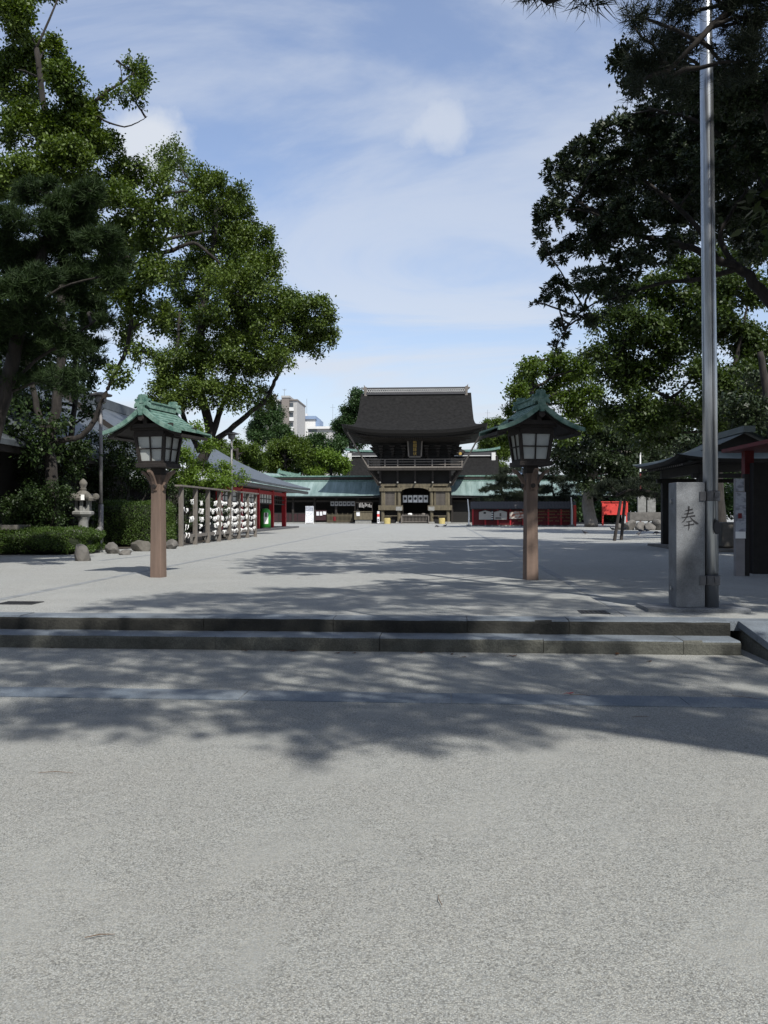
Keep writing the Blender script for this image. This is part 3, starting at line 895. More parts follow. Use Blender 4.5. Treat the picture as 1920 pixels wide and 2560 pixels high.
# big roof further left, half hidden by the garden trees
t = thing('garden_hall', 'large hall with a blue-grey metal roof behind the left garden trees', 'building', (-21.5, 26.5, PZ))
m = gable_roof(11.5, 9.0, 3.35, 9.8, .25, .12, .16, 20, 12); m.build('roof', blue_roof, t, rot=(0, 0, R(90)), smooth=True)
for s in (-1,):
    m = MB()
    pts = [(9.0 * (1 - v / 12), 11.55, 3.35 + 6.45 * (.75 * v / 12 + .25 * (v / 12) ** 2) + .05) for v in range(13)]
    for a, b in zip(pts[:-1], pts[1:]): m.bar(a, b, .18, .42)
    m.build('verge_board', dark_wood, t)
MB().bx(-.3, .3, -11.4, 11.6, 9.65, 10.2).build('ridge', dark_wood, t)
MB().bx(-7, 7.2, -11, 11, 0, 3.4).build('wall', black_wood, t)
MB().bx(8.7, 8.9, -11.4, 11.4, 3.0, 3.2).build('eave_board', dark_wood, t)

# ---------------------------------------------------------------- far town
DB = 230.0
def far_box(mb, px0, px1, py0, py1, y0, y1, o):
    """front rectangle px0..px1, py0..py1 at depth y0 going back to y1, relative to o"""
    a, b = P(px0, py1, y0), P(px1, py0, y0)
    return mb.bx(a.x - o.x, b.x - o.x, a.y - o.y, a.y - o.y + (y1 - y0), a.z - o.z, b.z - o.z)
o = P(710, 1310, DB); o.z = 0
t = thing('apartment_block', 'grey apartment block with a brown panel and recessed balconies above the trees', 'building', tuple(o))
far_box(MB(), 722, 743, 1000, 1290, DB, DB + 14, o).build('wall', concrete, t)
far_box(MB(), 704, 723, 991, 1290, DB - .6, DB + 8, o).build('brown_panel', brown_tile, t)
far_box(MB(), 703, 724, 989, 994, DB - .8, DB + 8.2, o).build('parapet', concrete, t)
far_box(MB(), 664, 703, 1001, 1290, DB + 3, DB + 14, o).build('wing_wall', concrete, t)
far_box(MB(), 660, 704, 999, 1004, DB + 1.2, DB + 14, o).build('wing_roof', concrete, t)
far_box(MB(), 722, 744, 998, 1001, DB - .4, DB + 14.2, o).build('roof_edge', brown_tile, t)
for y0, y1 in ((1007, 1018), (1033, 1043), (1058, 1067)):
    w = far_box(MB(), 724, 733, y0, y1, DB - .15, DB + .1, o).build('balcony_recess', glass_m, t)
    far_box(MB(), 723, 734, y1, y1 + 9, DB - .9, DB - .2, o).build('balcony_wall', plaster, w)
for x0, x1 in ((667, 676), (680, 692), (694, 703)):
    far_box(MB(), x0, x1, 1008, 1040, DB + 2.6, DB + 2.9, o).build('window', glass_m, t)
far_box(MB(), 691, 694, 1002, 1040, DB + 1.5, DB + 3, o).build('column', plaster, t)
far_box(MB(), 681, 689, 986, 999, DB + 4, DB + 6, o).build('roof_tank', white_wall, t)
m = MB(); a = P(711, 990, DB + 3) - o; m.tube([a, a + Vector((0, 0, 2.0))], .05, 5).bar(a + Vector((-.6, 0, 1.9)), a + Vector((.6, 0, 1.9)), .06, .06).bar(a + Vector((-.4, 0, 1.6)), a + Vector((.4, 0, 1.6)), .06, .06)
m.build('aerial', pole_m, t)
o = P(780, 1310, DB + 15); o.z = 0; d0 = DB + 15
t = thing('white_house', 'white building with a blue roof edge beside the apartment block', 'building', tuple(o))
far_box(MB(), 745, 788, 1047, 1290, d0, d0 + 10, o).build('wall', white_wall, t)
far_box(MB(), 788.2, 799, 1048, 1290, d0 + 1, d0 + 9, o).build('side_wing', blue_metal, t)
far_box(MB(), 744, 790, 1040, 1048, d0 - .5, d0 + 10.5, o).build('roof_edge', blue_metal, t)
w = far_box(MB(), 748, 755, 1052, 1059, d0 - .1, d0 + .05, o).build('window', glass_m, t)
far_box(MB(), 761, 768, 1034, 1041, d0 + 2, d0 + 4, o).build('roof_tank', white_wall, t)
a = P(767, 1034, d0 + 3) - o; MB().tube([a, a + Vector((0, 0, 4.5))], .05, 5).build('aerial', pole_m, t)
o = P(800, 1310, DB - 30); o.z = 0; d0 = DB - 30
t = thing('low_house', 'low grey-roofed house showing just over the treetops', 'building', tuple(o))
far_box(MB(), 770, 833, 1072, 1290, d0, d0 + 8, o).build('wall', concrete, t)
far_box(MB(), 766, 836, 1066, 1072, d0 - .6, d0 + 9, o).build('roof', plaster, t)
for x0, x1 in ((772, 792), (798, 828)): far_box(MB(), x0, x1, 1073, 1080, d0 - .1, d0 - .01, o).build('window', glass_m, t)
o = P(1308, 1310, 420); o.z = 0
t = thing('glass_tower', 'distant slim glass tower just showing behind the right trees', 'building', tuple(o))
far_box(MB(), 1302, 1326, 942, 1290, 420, 440, o).build('wall', blue_metal, t)
far_box(MB(), 1303, 1325, 936, 942, 421, 439, o).build('crown', glass_m, t)
for k in range(5): far_box(MB(), 1303, 1325, 950 + 12 * k, 956 + 12 * k, 419.6, 419.9, o).build('window', glass_m, t)
for px, py, lab in ((832, 1010, 'thin aerial mast left of the gate roof'), (1219, 1024, 'thin aerial mast right of the gate roof')):
    b = P(px, 1310, 260); b.z = 0; h = P(px, py, 260).z
    m = MB().tube([(0, 0, 0), (0, 0, h)], [.10, .04], 5); m.bar((-.8, 0, h * .97), (.8, 0, h * .97), .05, .05)
    tag(m.build('aerial_mast', pole_m, None, b), lab, 'mast')
# ---------------------------------------------------------------- wooden lanterns with copper roofs
def wooden_lantern(px, py, rz, label):
    p = G(px, py)
    t = thing('wooden_lantern', label, 'lantern', (p.x, p.y + .11, PZ), rz, 'wooden post lanterns at the top of the steps')
    m = MB(); m.box((0, 0, .95), (.226, .226, 1.94), taper=.86)
    m.build('post', post_wood, t, bevel=.012)
    # four curved arms carrying the box
    prof = [(.085, 1.60), (.13, 1.63), (.15, 1.72), (.19, 1.80), (.26, 1.90), (.34, 1.955), (.34, 2.0), (.25, 1.965), (.17, 1.88), (.13, 1.80), (.10, 1.74), (.085, 1.72)]
    me = MB().prism(prof, -.035, .035).mesh('arm', post_wood)
    for k in range(4): link_copy(me, 'arm', t, rot=(0, 0, R(90 * k)))
    me = MB().lathe([(.015, 0), (.042, .012), (.046, .035), (.035, .05)], 12).mesh('boss', lantern_wood)
    for k in range(4): link_copy(me, 'boss', t, (.115 * math.cos(R(90 * k)), .115 * math.sin(R(90 * k)), 1.70), (0, R(90), R(90 * k)))
    MB().box((0, 0, 1.983), (.20, .20, .125)).build('cap_block', lantern_wood, t)
    MB().box((0, 0, 2.085), (.60, .60, .078)).build('floor_board', lantern_wood, t, bevel=.008)
    # flared frame: four leaning corner posts, rails, glazing bars, panes
    zb, zt, hb, ht = 2.124, 2.66, .235, .30
    for sx in (-1, 1):
        for sy in (-1, 1):
            MB().bar((sx * hb, sy * hb, zb), (sx * ht, sy * ht, zt), .058, .058).build('corner_post', lantern_wood, t)
    for k in range(4):
        rot = (0, 0, R(90 * k))
        MB().bx(-hb, hb, -hb - .025, -hb + .025, zb, zb + .045).build('bottom_rail', lantern_wood, t, rot=rot)
        MB().bx(-ht, ht, -ht - .03, -ht + .025, zt - .05, zt + .06).build('top_rail', lantern_wood, t, rot=rot)
        MB().bar((0, -hb - .008, zb), (0, -ht - .008, zt), .022, .022).build('glazing_bar', lantern_wood, t, rot=rot)
        zm = (zb + zt) / 2; hm = (hb + ht) / 2
        MB().bx(-hm, hm, -hm - .018, -hm + .004, zm - .011, zm + .011).build('glazing_bar', lantern_wood, t, rot=rot)
        for (x0, x1) in ((-1, 0), (0, 1)):
            for (z0, z1) in ((zb + .045, zm), (zm, zt - .05)):
                def hh(z): return hb + (ht - hb) * (z - zb) / (zt - zb)
                vs = [(x0 * hh(z0), -hh(z0) + .012, z0), (x1 * hh(z0), -hh(z0) + .012, z0), (x1 * hh(z1), -hh(z1) + .012, z1), (x0 * hh(z1), -hh(z1) + .012, z1)]
                MB().add(vs + [(a, b + .006, c) for a, b, c in vs], [(0, 1, 2, 3), (7, 6, 5, 4), (0, 4, 5, 1), (1, 5, 6, 2), (2, 6, 7, 3), (3, 7, 4, 0)]).build('pane', pane_m, t, rot=rot)
    MB().box((0, 0, zt + .09), (.72, .72, .05)).build('ceiling_board', lantern_wood, t)
    # roof: ridge along y, two concave slopes of overlapping copper courses
    HL = .55                                               # half length of the roof
    def prof_z(s): return 3.15 - .74 * s + .28 * s * s       # s 0 ridge .. 1 eave
    W = .79
    n = 9
    for e in (-1, 1):
        for i in range(n):
            s0, s1 = .04 + .96 * i / n, .04 + .96 * (i + 1) / n + .012
            x0, x1 = e * W * s0, e * W * s1
            z0, z1 = prof_z(s0), prof_z(s1)
            q = [(x0, z0 + .0), (x1, z1 + .022), (x1, z1 - .006), (x0, z0 - .018)]
            if e < 0: q = q[::-1]
            ln = HL + .003 * (i % 2)
            MB().prism(q, -ln, ln).build('roof_course', copper, t)
        # boarded underside
        pts = [(e * W * s / 8 * .97, prof_z(s / 8) - .06) for s in range(9)]
        low = [(x, z - .055) for x, z in pts]
        poly = pts + low[::-1]
        MB().prism(poly if e > 0 else poly[::-1], -HL + .07, HL - .07).build('roof_boarding', lantern_wood, t)
        # barge boards front and back
        for f in (-1, 1):
            a = [(e * W * 1.0 * s / 10, prof_z(s / 10) + .012) for s in range(0, 11)]
            b = [(x, z - .115 + .05 * abs(x) / W) for x, z in a]
            poly = a + b[::-1]
            MB().prism(poly if e > 0 else poly[::-1], f * (HL + .03) - .028, f * (HL + .03) + .028).build('barge_board', copper, t)
        me = MB().bx(-.02, .02, -.28, .28, -.02, .02)
    m = MB()
    for f in (-1, 1):
        m = MB().prism([(-.07, 3.16), (.07, 3.16), (.05, 3.06), (.035, 2.97), (-.035, 2.97), (-.05, 3.06)], f * (HL + .05) - .03, f * (HL + .05) + .03)
        m.build('gable_pendant', copper, t)
        # horned ridge-end ornament with a framed face
        orn = [(-.20, 3.10), (-.12, 3.15), (0, 3.17), (.12, 3.15), (.20, 3.10), (.19, 3.18), (.155, 3.22), (.19, 3.25), (.17, 3.29), (.12, 3.28), (.095, 3.31), (.10, 3.35), (.07, 3.375), (-.07, 3.375), (-.10, 3.35), (-.095, 3.31), (-.12, 3.28), (-.17, 3.29), (-.19, 3.25), (-.155, 3.22), (-.19, 3.18)]
        MB().prism([(x * .82, z * .9 + .318) for x, z in orn], f * (HL - .02) - .035, f * (HL - .02) + .035).build('ridge_ornament', copper, t)
        MB().prism([(-.045, 3.20), (.045, 3.20), (.045, 3.30), (.025, 3.33), (-.025, 3.33), (-.045, 3.30)], f * (HL + .02) - .008, f * (HL + .02) + .008).build('ornament_face', copper, t)
        MB().tube([(0, f * (HL + .0), 2.93), (0, f * (HL + .06), 2.93)], .06, 6).build('gable_boss', lantern_wood, t)
        MB().bar((-.55, f * (HL - .12), 2.80), (.55, f * (HL - .12), 2.80), .05, .07).build('tie_beam', lantern_wood, t)
        MB().bx(-.04, .04, f * (HL - .12) - .03, f * (HL - .12) + .03, 2.835, 3.05).build('king_post', lantern_wood, t)
    MB().box((0, 0, 3.17), (.17, HL * 2 - .14, .10)).build('ridge', copper, t)
    MB().box((0, 0, 3.235), (.21, HL * 2 - .14, .03)).build('ridge_cap', copper, t)
    for e in (-1, 1):
        MB().bar((e * .62, -HL + .09, 2.62), (e * .62, HL - .09, 2.62), .05, .06).build('eave_purlin', lantern_wood, t)
        MB().bar((e * .3, -HL + .09, 2.80), (e * .3, HL - .09, 2.80), .05, .07).build('purlin', lantern_wood, t)
        rm = MB().bar((e * .05, 0, 3.03), (e * .74, 0, 2.615), .035, .04).mesh('rafter', lantern_wood)
        for k in range(7): link_copy(rm, 'rafter', t, (0, -HL + .12 + (2 * HL - .24) * k / 6, 0))
    return t
wooden_lantern(391, 1444, R(-12), 'sunlit wooden post lantern with a green copper roof, left of the way')
wooden_lantern(1328, 1450, R(13), 'shaded wooden post lantern with a green copper roof, right of the way')

# ---------------------------------------------------------------- street lamps in the garden
def lamp_post(px, py, h, label):
    p = G(px, py)
    t = thing('lamp_post', label, 'lamp post', (p.x, p.y, PZ), 0, 'grey lamp posts along the left side')
    MB().tube([(0, 0, 0), (0, 0, 1.5)], .085, 12).build('base_sleeve', pole_m, t, smooth=True)
    MB().tube([(0, 0, 1.5), (0, 0, h - .35)], [.065, .055], 12).build('pole', pole_m, t, smooth=True)
    MB().box((0, -.083, .16), (.06, .01, .2)).build('sticker', white_paint, t)
    MB().lathe([(.06, h - .36), (.17, h - .30), (.19, h - .12), (.17, h - .1)], 16).build('lamp_housing', pole_m, t)
    MB().lathe([(.05, h - .10), (.36, h - .09), (.37, h - .05), (.16, h + .02), (.03, h + .04)], 20).build('lamp_hood', pole_m, t)
    MB().box((0, 0, .03), (.3, .3, .06)).build('footing', concrete, t)
lamp_post(252, 1373, 5.2, 'grey lamp post with a flat round hood beside the stone lantern')
lamp_post(579, 1342, 5.3, 'grey lamp post with a flat round hood behind the paper fortune rack')

# ---------------------------------------------------------------- rack for paper fortunes
RX, RY0, RS, NB = -9.3, 29.4, 1.73, 7
rk = thing('fortune_rack', 'weathered wooden rack strung with wires for tying paper fortunes', 'rack', (RX, RY0, PZ))
pm_ = MB().bx(-.075, .075, -.06, .06, -.02, 2.14).mesh('post', grey_wood)
for i in range(NB + 1): link_copy(pm_, 'post', rk, (0, RS * i, 0), (0, 0, R(random.uniform(-3, 3))))
MB().bx(-.13, .13, -.35, RS * NB + .25, 2.16, 2.22).build('top_rail', grey_wood, rk)
lr = MB().bx(-.03, .03, .06, RS - .06, .30, .42).mesh('lower_rail', grey_wood)
for i in range(NB): link_copy(lr, 'lower_rail', rk, (0, RS * i, 0))
ROWZ = [1.77, 1.46, 1.13, .85, .55]
wm = MB().tube([(0, RS * k / 8, -.11 * math.sin(math.pi * k / 8)) for k in range(9)], .004, 4).mesh('wire', iron)
def fortunes(n, seed, spread):
    """a row of folded paper strips knotted over the wire"""
    rr = random.Random(seed); m = MB()
    if spread < .6:
        cs = [rr.uniform(.3, .7)]
    for k in range(n):
        f = rr.uniform(.06, .94) if spread >= .6 else min(.95, max(.05, rr.choice(cs) + rr.gauss(0, .07)))
        y = RS * f; z = -.11 * math.sin(math.pi * f)
        for leg in range(2):
            dx = rr.uniform(-.03, .03); L = rr.uniform(.05, .19); a = rr.uniform(-.9, .9); w = rr.uniform(.011, .028)
            bend = rr.uniform(-.03, .05)
            p0 = (dx, y - w, z + .022); p1 = (dx, y + w, z + .022)
            q0 = (dx + bend, y - w + a * L * .5, z - L * .5); q1 = (dx + bend, y + w + a * L * .5, z - L * .5)
            r0 = (dx + bend * .3 - .01, y - w * .8 + a * L, z - L); r1 = (dx + bend * .3 - .01, y + w * .8 + a * L * 1.1, z - L * .95)
            th = .012
            v = [p0, p1, q0, q1, r0, r1]; v2 = [(x + th, yy, zz) for x, yy, zz in v]
            m.add(v + v2, [(0, 1, 3, 2), (2, 3, 5, 4), (7, 6, 8, 9), (9, 8, 10, 11), (0, 2, 8, 6), (1, 7, 9, 3), (2, 4, 10, 8), (3, 9, 11, 5), (4, 5, 11, 10), (0, 6, 7, 1)])
        m.box((rr.uniform(-.02, .02), y, z + .01), (.04, rr.uniform(.02, .04), .03), R(rr.uniform(0, 60)))
    return m
NUM = [[3, 5, 11, 2, 3], [4, 9, 7, 6, 3], [9, 14, 17, 13, 5], [22, 20, 20, 19, 10], [24, 24, 24, 20, 20], [22, 22, 22, 22, 20], [20, 22, 22, 20, 20]]
for b in range(NB):
    for r_ in range(5):
        link_copy(wm, 'wire', rk, (0, RS * b, ROWZ[r_]))
        n = NUM[b][r_] if NUM[b][r_] < 10 else int(NUM[b][r_] * .8)
        o = fortunes(n, b * 10 + r_, .4 if n < 10 else .9).build('paper_fortunes', paper, None, (RX, RY0 + RS * b, PZ + ROWZ[r_]))
        tag(o, 'white paper fortunes, %s wire down, %s bay from the left of the rack' % (ORD[r_], ORD[b]), 'paper strips', 'paper fortunes tied along the rack')

# ---------------------------------------------------------------- stone lantern, its little fence, and the flat stone
p = P(208, 1368, 26.5); p.z = PZ
t = thing('stone_lantern', 'weathered stone lantern with curled roof corners standing in the garden', 'stone lantern', tuple(p), R(8))
Z0 = .30
MB().box((0, 0, .15), (1.0, 1.0, .36)).build('base', pale_stone, t, bevel=.03)
MB().lathe([(.22, Z0), (.19, Z0 + .1), (.155, Z0 + .3), (.155, Z0 + .62), (.19, Z0 + .74), (.21, Z0 + .76)], 16).build('shaft', pale_stone, t, smooth=True)
MB().lathe([(.16, 1.05), (.34, 1.17), (.345, 1.24), (.30, 1.27)], 6).build('platform', pale_stone, t)
m = MB()
for k in range(6):
    a = R(60 * k + 30); m.bar((.2 * math.cos(a), .2 * math.sin(a), 1.27), (.2 * math.cos(a), .2 * math.sin(a), 1.60), .09, .09)
m.lathe([(.21, 1.27), (.21, 1.40)], 6)
m.build('fire_box', pale_stone, t)
MB().lathe([(.14, 1.41), (.14, 1.6)], 6).build('dark_hollow', black_wood, t)
MB().lathe([(.40, 1.60), (.42, 1.68), (.30, 1.76), (.16, 1.88), (.09, 1.93)], 6).build('roof', moss_stone, t)
cu = MB().lathe([(.0, -.07), (.08, -.05), (.11, 0), (.08, .05), (0, .07)], 12).mesh('roof_curl', moss_stone)
for k in range(6):
    a = R(60 * k); link_copy(cu, 'roof_curl', t, (.40 * math.cos(a), .40 * math.sin(a), 1.73), (R(90), 0, a))
MB().lathe([(.08, 1.92), (.11, 1.97), (.08, 2.02), (.12, 2.10), (.13, 2.17), (.08, 2.25), (.01, 2.31)], 12).build('finial', moss_stone, t, smooth=True)
MB().box((.09, -.39, 1.70), (.11, .012, .17)).build('paper_slip', paper, t)
p = P(226, 1378, 25.3); p.z = PZ
t = thing('stone_fence', 'low grey stone picket fence in front of the stone lantern', 'fence', tuple(p), R(6))
pk = MB(); pk.bx(-.045, .045, -.04, .04, 0, .66).prism([(-.045, .66), (.045, .66), (0, .71)], -.04, .04)
me = pk.mesh('picket', pale_stone)
for k in range(8): link_copy(me, 'picket', t, (-.62 + .115 * k, 0, .02 * (k % 2)))
for x in (-.70, -.12, .28): MB().bx(x - .055, x + .055, -.055, .055, 0, .78).build('post', pale_stone, t, bevel=.01)
for z in (.14, .45): MB().bx(-.68, .26, .041, .08, z, z + .08).build('rail', pale_stone, t)
MB().bx(-.75, .34, -.12, .14, -.02, .10).build('kerb', pale_stone, t)
def rock(name, px, py, w, h, d, label, m_=None, z=PZ, seed=0, loc=None):
    p = loc or G(px, py, z)
    rr = np.random.default_rng(seed)
    import bmesh
    bm = bmesh.new(); bmesh.ops.create_icosphere(bm, subdivisions=3, radius=1)
    planes = [(lambda v: v / np.linalg.norm(v))(rr.normal(size=3)) for _ in range(12)]
    offs = rr.uniform(.50, .88, 12)
    for v in bm.verts:
        c = np.array(v.co)
        for n_, o_ in zip(planes, offs):
            k = c @ n_ - o_
            if k > 0: c = c - n_ * k * .9
        c = c * (1 + .05 * math.sin(7 * c[0] + 3 * c[1]) * math.cos(6 * c[2]))
        v.co = (c[0] * w / 2, c[1] * d / 2, (c[2] + .55) * h / 1.5)
    me = bpy.data.meshes.new(name); bm.to_mesh(me); bm.free()
    me.materials.append(m_ or grey_stone)
    o = bpy.data.objects.new(name, me); COL.objects.link(o); o.location = p; o.location.z = z - .02
    return tag(o, label, 'rock')
rock('rock', 206, 1402, .60, .46, .45, 'pointed grey rock standing on the sand in front of the low hedge', seed=1)
rock('rock', 283, 1384, .52, .38, .45, 'speckled grey rock at the foot of the lamp post', seed=2)
rock('rock', 312, 1387, .50, .20, .45, 'low flat rock beside the lamp post, left of the sunlit lantern', seed=3)
rock('rock', 352, 1378, .66, .46, .55, 'squarish brown-grey rock left of the sunlit wooden lantern', seed=4, m_=moss_stone)
rock('rock', 427, 1372, .50, .34, .5, 'small dark rock right of the sunlit wooden lantern', seed=5)
rock('rock', 500, 1356, .8, .5, .6, 'pale rock behind the second bay of the fortune rack', seed=6, loc=Vector((-10.1, 32.3, PZ)))
rock('rock', 545, 1350, 1.0, .85, .7, 'tall pale rock behind the fourth bay of the fortune rack', seed=7, loc=Vector((-10.0, 35.6, PZ)), m_=pale_stone)
rock('rock', 600, 1345, .9, .5, .7, 'low rock behind the sixth bay of the fortune rack', seed=8, loc=Vector((-10.0, 38.6, PZ)))
p = P(14, 1345, 24.5); p.z = PZ
t = thing('stone_basin', 'dark stone basin slab on a rounded boulder at the left edge of the garden', 'stone basin', tuple(p))
b_ = rock('boulder', 0, 0, 1.15, .62, .9, 'x', seed=9, loc=Vector((0, 0, 0)), z=.02); b_.parent = t
for k in ('label', 'category'): del b_[k]
MB().box((0, 0, .78), (1.2, 1.0, .16)).build('slab', moss_stone, t, bevel=.03)
MB().box((0, 0, .66), (.7, .7, .12)).build('neck', moss_stone, t)

# ---------------------------------------------------------------- things in front of the hall and corridor
p = Vector((XC + .35, AX(663, XC + .35), PZ + .13))
t = thing('green_kiosk', 'bright green round-topped telephone box between the red columns', 'phone box', tuple(p), R(-28))
MB().lathe([(.38, 0), (.38, 1.05), (.36, 1.2), (.29, 1.32), (.17, 1.39), (.03, 1.41)], 24).build('body', green_plastic, t, smooth=True)
MB().lathe([(.39, 0), (.395, .05), (.39, .07)], 24).build('foot_ring', iron, t)
MB().box((.27, -.235, .72), (.30, .10, .78), R(48)).build('opening', white_paint, t)
MB().box((.285, -.255, .95), (.12, .10, .3), R(48)).build('dark_panel', iron, t)
def on_corridor(px, py, y=GY + 1.85): # a point on the face of the corridor
    d = y
    q = P(px, py, 97); return q
# white A-board
p = P(774, 1307.5, 93.5); p.z = PZ
t = thing('notice_board', 'tall white freestanding notice board in front of the left corridor', 'notice board', tuple(p))
MB().box((0, 0, 1.05), (.92, .05, 1.9)).build('board', notice_m, t)
MB().box((0, -.03, 1.72), (.86, .03, .52)).build('picture_panel', notice_dark, t)
for x in (-.44, .44): MB().bar((x, -.12, 0), (x, 0, 1.0), .05, .05).build('leg', white_paint, t)
for i, (px, py, w, h) in enumerate(((791, 1284, .30, .46), (799.5, 1284, .30, .46), (808.5, 1282.5, .36, .36))):
    p = P(px, py, 96.4)
    o = MB().box((0, 0, 0), (w, .02, h)).build('wall_notice', notice_m, None, (p.x, GY + 1.95 - .16 - .5, p.z))
    o.location.y = GY + 1.70
    tag(o, '%s small white notice on the panel right of the tall notice board' % ('left', 'middle', 'right')[i], 'notice', 'small notices on the corridor panel')
MB().bx(P(786, 1290, 96.7).x - cl, P(814, 1290, 96.7).x - cl, -2.46, -2.41, .35, 1.55).build('notice_panel', maroon, tl)
# picket barrier in the open bay
xa, xb = P(816, 1300, 96.5).x, P(881, 1300, 96.5).x
t = thing('picket_barrier', 'brown wooden picket barrier across the open bay of the left corridor', 'barrier', ((xa + xb) / 2, GY + 1.55, PZ))
hw_ = (xb - xa) / 2
me = MB().bx(-.035, .035, -.02, .02, .03, 1.12).mesh('picket', old_wood)
for k in range(21): link_copy(me, 'picket', t, (-hw_ + 2 * hw_ * k / 20, 0, .0 if k % 4 else .10))
for z in (.25, .85): MB().bx(-hw_, hw_, .021, .06, z, z + .09).build('rail', old_wood, t)
o = MB().box((P(835, 1295, 96.5).x - (xa + xb) / 2, -.04, .55), (.32, .03, .5)).build('red_sign', dark_red, t)
# curtain strips above the barrier
for i in range(6):
    px = 830 + 10.4 * i
    p = P(px, 1259, 97)
    o = MB().grid([[(-.21, 0, -.26), (0, .03, -.26), (.21, 0, -.26)], [(-.21, 0, .26), (0, -.02, .26), (.21, 0, .26)]])
    o = o.build('cloth', mat('grey_cloth', (.30, .30, .30), .9, .1, 6), None, (0, 0, 0))
    t2 = thing('bay_curtain', '%s grey crested curtain strip over the open corridor bay, counted from the left' % ORD[i], 'curtain', (p.x, GY + 1.7, p.z), 0, 'grey curtain strips in the corridor bay')
    o.parent = t2
    MB().lathe([(0, 0), (.12, 0), (.12, .008), (0, .008)], 12).build('crest', iron, t2, (0, -.035, .0), rot=(R(90), 0, 0))
MB().tube([(P(822, 1253, 97).x - cl, -2.5, P(830, 1252.5, 97).z - PZ), (P(890, 1253, 97).x - cl, -2.5, P(830, 1252.5, 97).z - PZ)], .025, 6).build('curtain_rod', dark_wood, tl)
# amulet counter with hanging charms
xa, xb = P(885, 1300, 95.6).x, P(930, 1300, 95.6).x
t = thing('amulet_counter', 'brown wooden counter of the amulet stall left of the gate', 'counter', ((xa + xb) / 2, GY + .75, PZ))
hw_ = (xb - xa) / 2
MB().bx(-hw_, hw_, -.3, .3, .45, 1.35).build('front', old_wood, t)
MB().bx(-hw_ - .05, hw_ + .05, -.38, .38, 1.35, 1.42).build('counter_top', old_wood, t)
MB().bx(-hw_ + .1, hw_ - .1, -.2, .28, 0, .45).build('plinth', pale_stone, t)
for x in (-hw_ + .03, hw_ - .03): MB().bx(x - .04, x + .04, .2, .28, 1.42, 2.5).build('post', dark_wood, t)
MB().bx(-hw_, hw_, .2, .28, 2.4, 2.5).build('charm_rail', dark_wood, t)
rr = random.Random(5)
charm_m = mat('charm_paper', (.30, .29, .28), .8, .2, 9)
for k in range(9): MB().box((-hw_ + .55 + .17 * k, .19, 2.12 + rr.uniform(-.12, .06)), (.09, .015, rr.uniform(.25, .55))).build('charm_strip', charm_m, t)
o = MB().box((0, 0, 0), (.40, .02, .55)).build('wall_notice', notice_m, None, (P(894, 1284, 95.2).x, GY + .43, P(894, 1284, 95.3).z)); tag(o, 'single white notice on the front of the amulet counter', 'notice')
p = P(946, 1306, 94); p.z = PZ
t = thing('banner_sign', 'narrow white and red upright sign at the left corner of the gate', 'sign', tuple(p))
MB().box((0, 0, .74), (.26, .10, 1.36)).build('board', notice_m, t)
MB().box((0, -.055, .95), (.262, .02, .30)).build('red_band', red_board, t)
for z in (.5, .3): MB().box((0, -.055, z), (.14, .02, .12)).build('mark', iron, t)
MB().box((0, 0, .03), (.4, .3, .06)).build('foot', iron, t)

# ---------------------------------------------------------------- right side: votive plaque rack
xa, xb = P(1182, 1318, 76).x, P(1432, 1318, 76).x
ecx = (xa + xb) / 2; ehw = (xb - xa) / 2; EY = 76.6
et = thing('votive_rack', 'long dark red rack with a tiled roof for hanging votive plaques', 'rack', (ecx, EY, PZ))
MB().bx(-ehw, ehw, -.12, .12, .1, 1.75).build('back_board', dark_red, et)
MB().bx(-ehw - .05, ehw + .05, -.3, .3, -.02, .12).build('sill', grey_stone, et)
m = MB(); m.prism([(0, 0)] * 0 or [(-.5, 1.62), (0, 2.25), (.5, 1.62), (.46, 1.56), (0, 2.12), (-.46, 1.56)], -ehw - .2, ehw + .2)
m.build('roof', roof_tile, et, rot=(0, 0, R(90)))
n = int(ehw * 2 / .28)
tm = MB().bar((0, -.5, 1.65), (0, 0, 2.27), .10, .06).mesh('roof_tile', roof_tile)
for k in range(n): link_copy(tm, 'roof_tile', et, (-ehw + 2 * ehw * (k + .5) / n, 0, 0))
cm = MB().bx(-.07, .07, -.24, -.1, .1, 1.75).mesh('post', red_paint)
for k in range(9): link_copy(cm, 'post', et, (-ehw + 2 * ehw * k / 8, 0, 0))
for z in (.55, .85, 1.15, 1.45): MB().bx(-.6, ehw, -.20, -.15, z, z + .035).build('hanging_rail', dark_wood, et)
cap = MB().box((0, -.34, .06), (.16, .1, .13)).mesh('footing_block', pale_stone)
for k in range(14): link_copy(cap, 'footing_block', et, (-ehw + .5 + (2 * ehw - 1) * k / 13, 0, 0))
def ema(px0, px1, py0, py1, m_, lab):
    a, b = P(px0, py1, EY - .35), P(px1, py0, EY - .35)
    w, h = b.x - a.x, b.z - a.z
    t = thing('votive_board', lab, 'votive board', ((a.x + b.x) / 2, EY - .34, a.z), 0, 'large five-sided boards on the votive rack')
    MB().prism([(-w / 2, 0), (w / 2, 0), (w / 2, h * .82), (0, h), (-w / 2, h * .82)], -.02, .02).build('board', m_, t)
    MB().prism([(-w / 2 - .02, h * .82), (0, h), (w / 2 + .02, h * .82), (w / 2 + .02, h * .87), (0, h * 1.06), (-w / 2 - .02, h * .87)], -.05, -.021).build('top_edge', dark_wood, t)
    return t
pic = print_mat('painted_board', (.50, .46, .40), (.30, .10, .06), (2.2, 5), .45, .58)
cream = mat('cream_board', (.40, .38, .34), .7, .08, 5)
e1 = ema(1197, 1228, 1276, 1299, cream, 'plain pale five-sided votive board, leftmost on the red rack')
MB().box((-.05, -.03, .62), (.22, .015, .16)).build('painted_mark', iron, e1)
e2 = ema(1234, 1266, 1276, 1299, cream, 'pale five-sided votive board with small writing, second on the red rack')
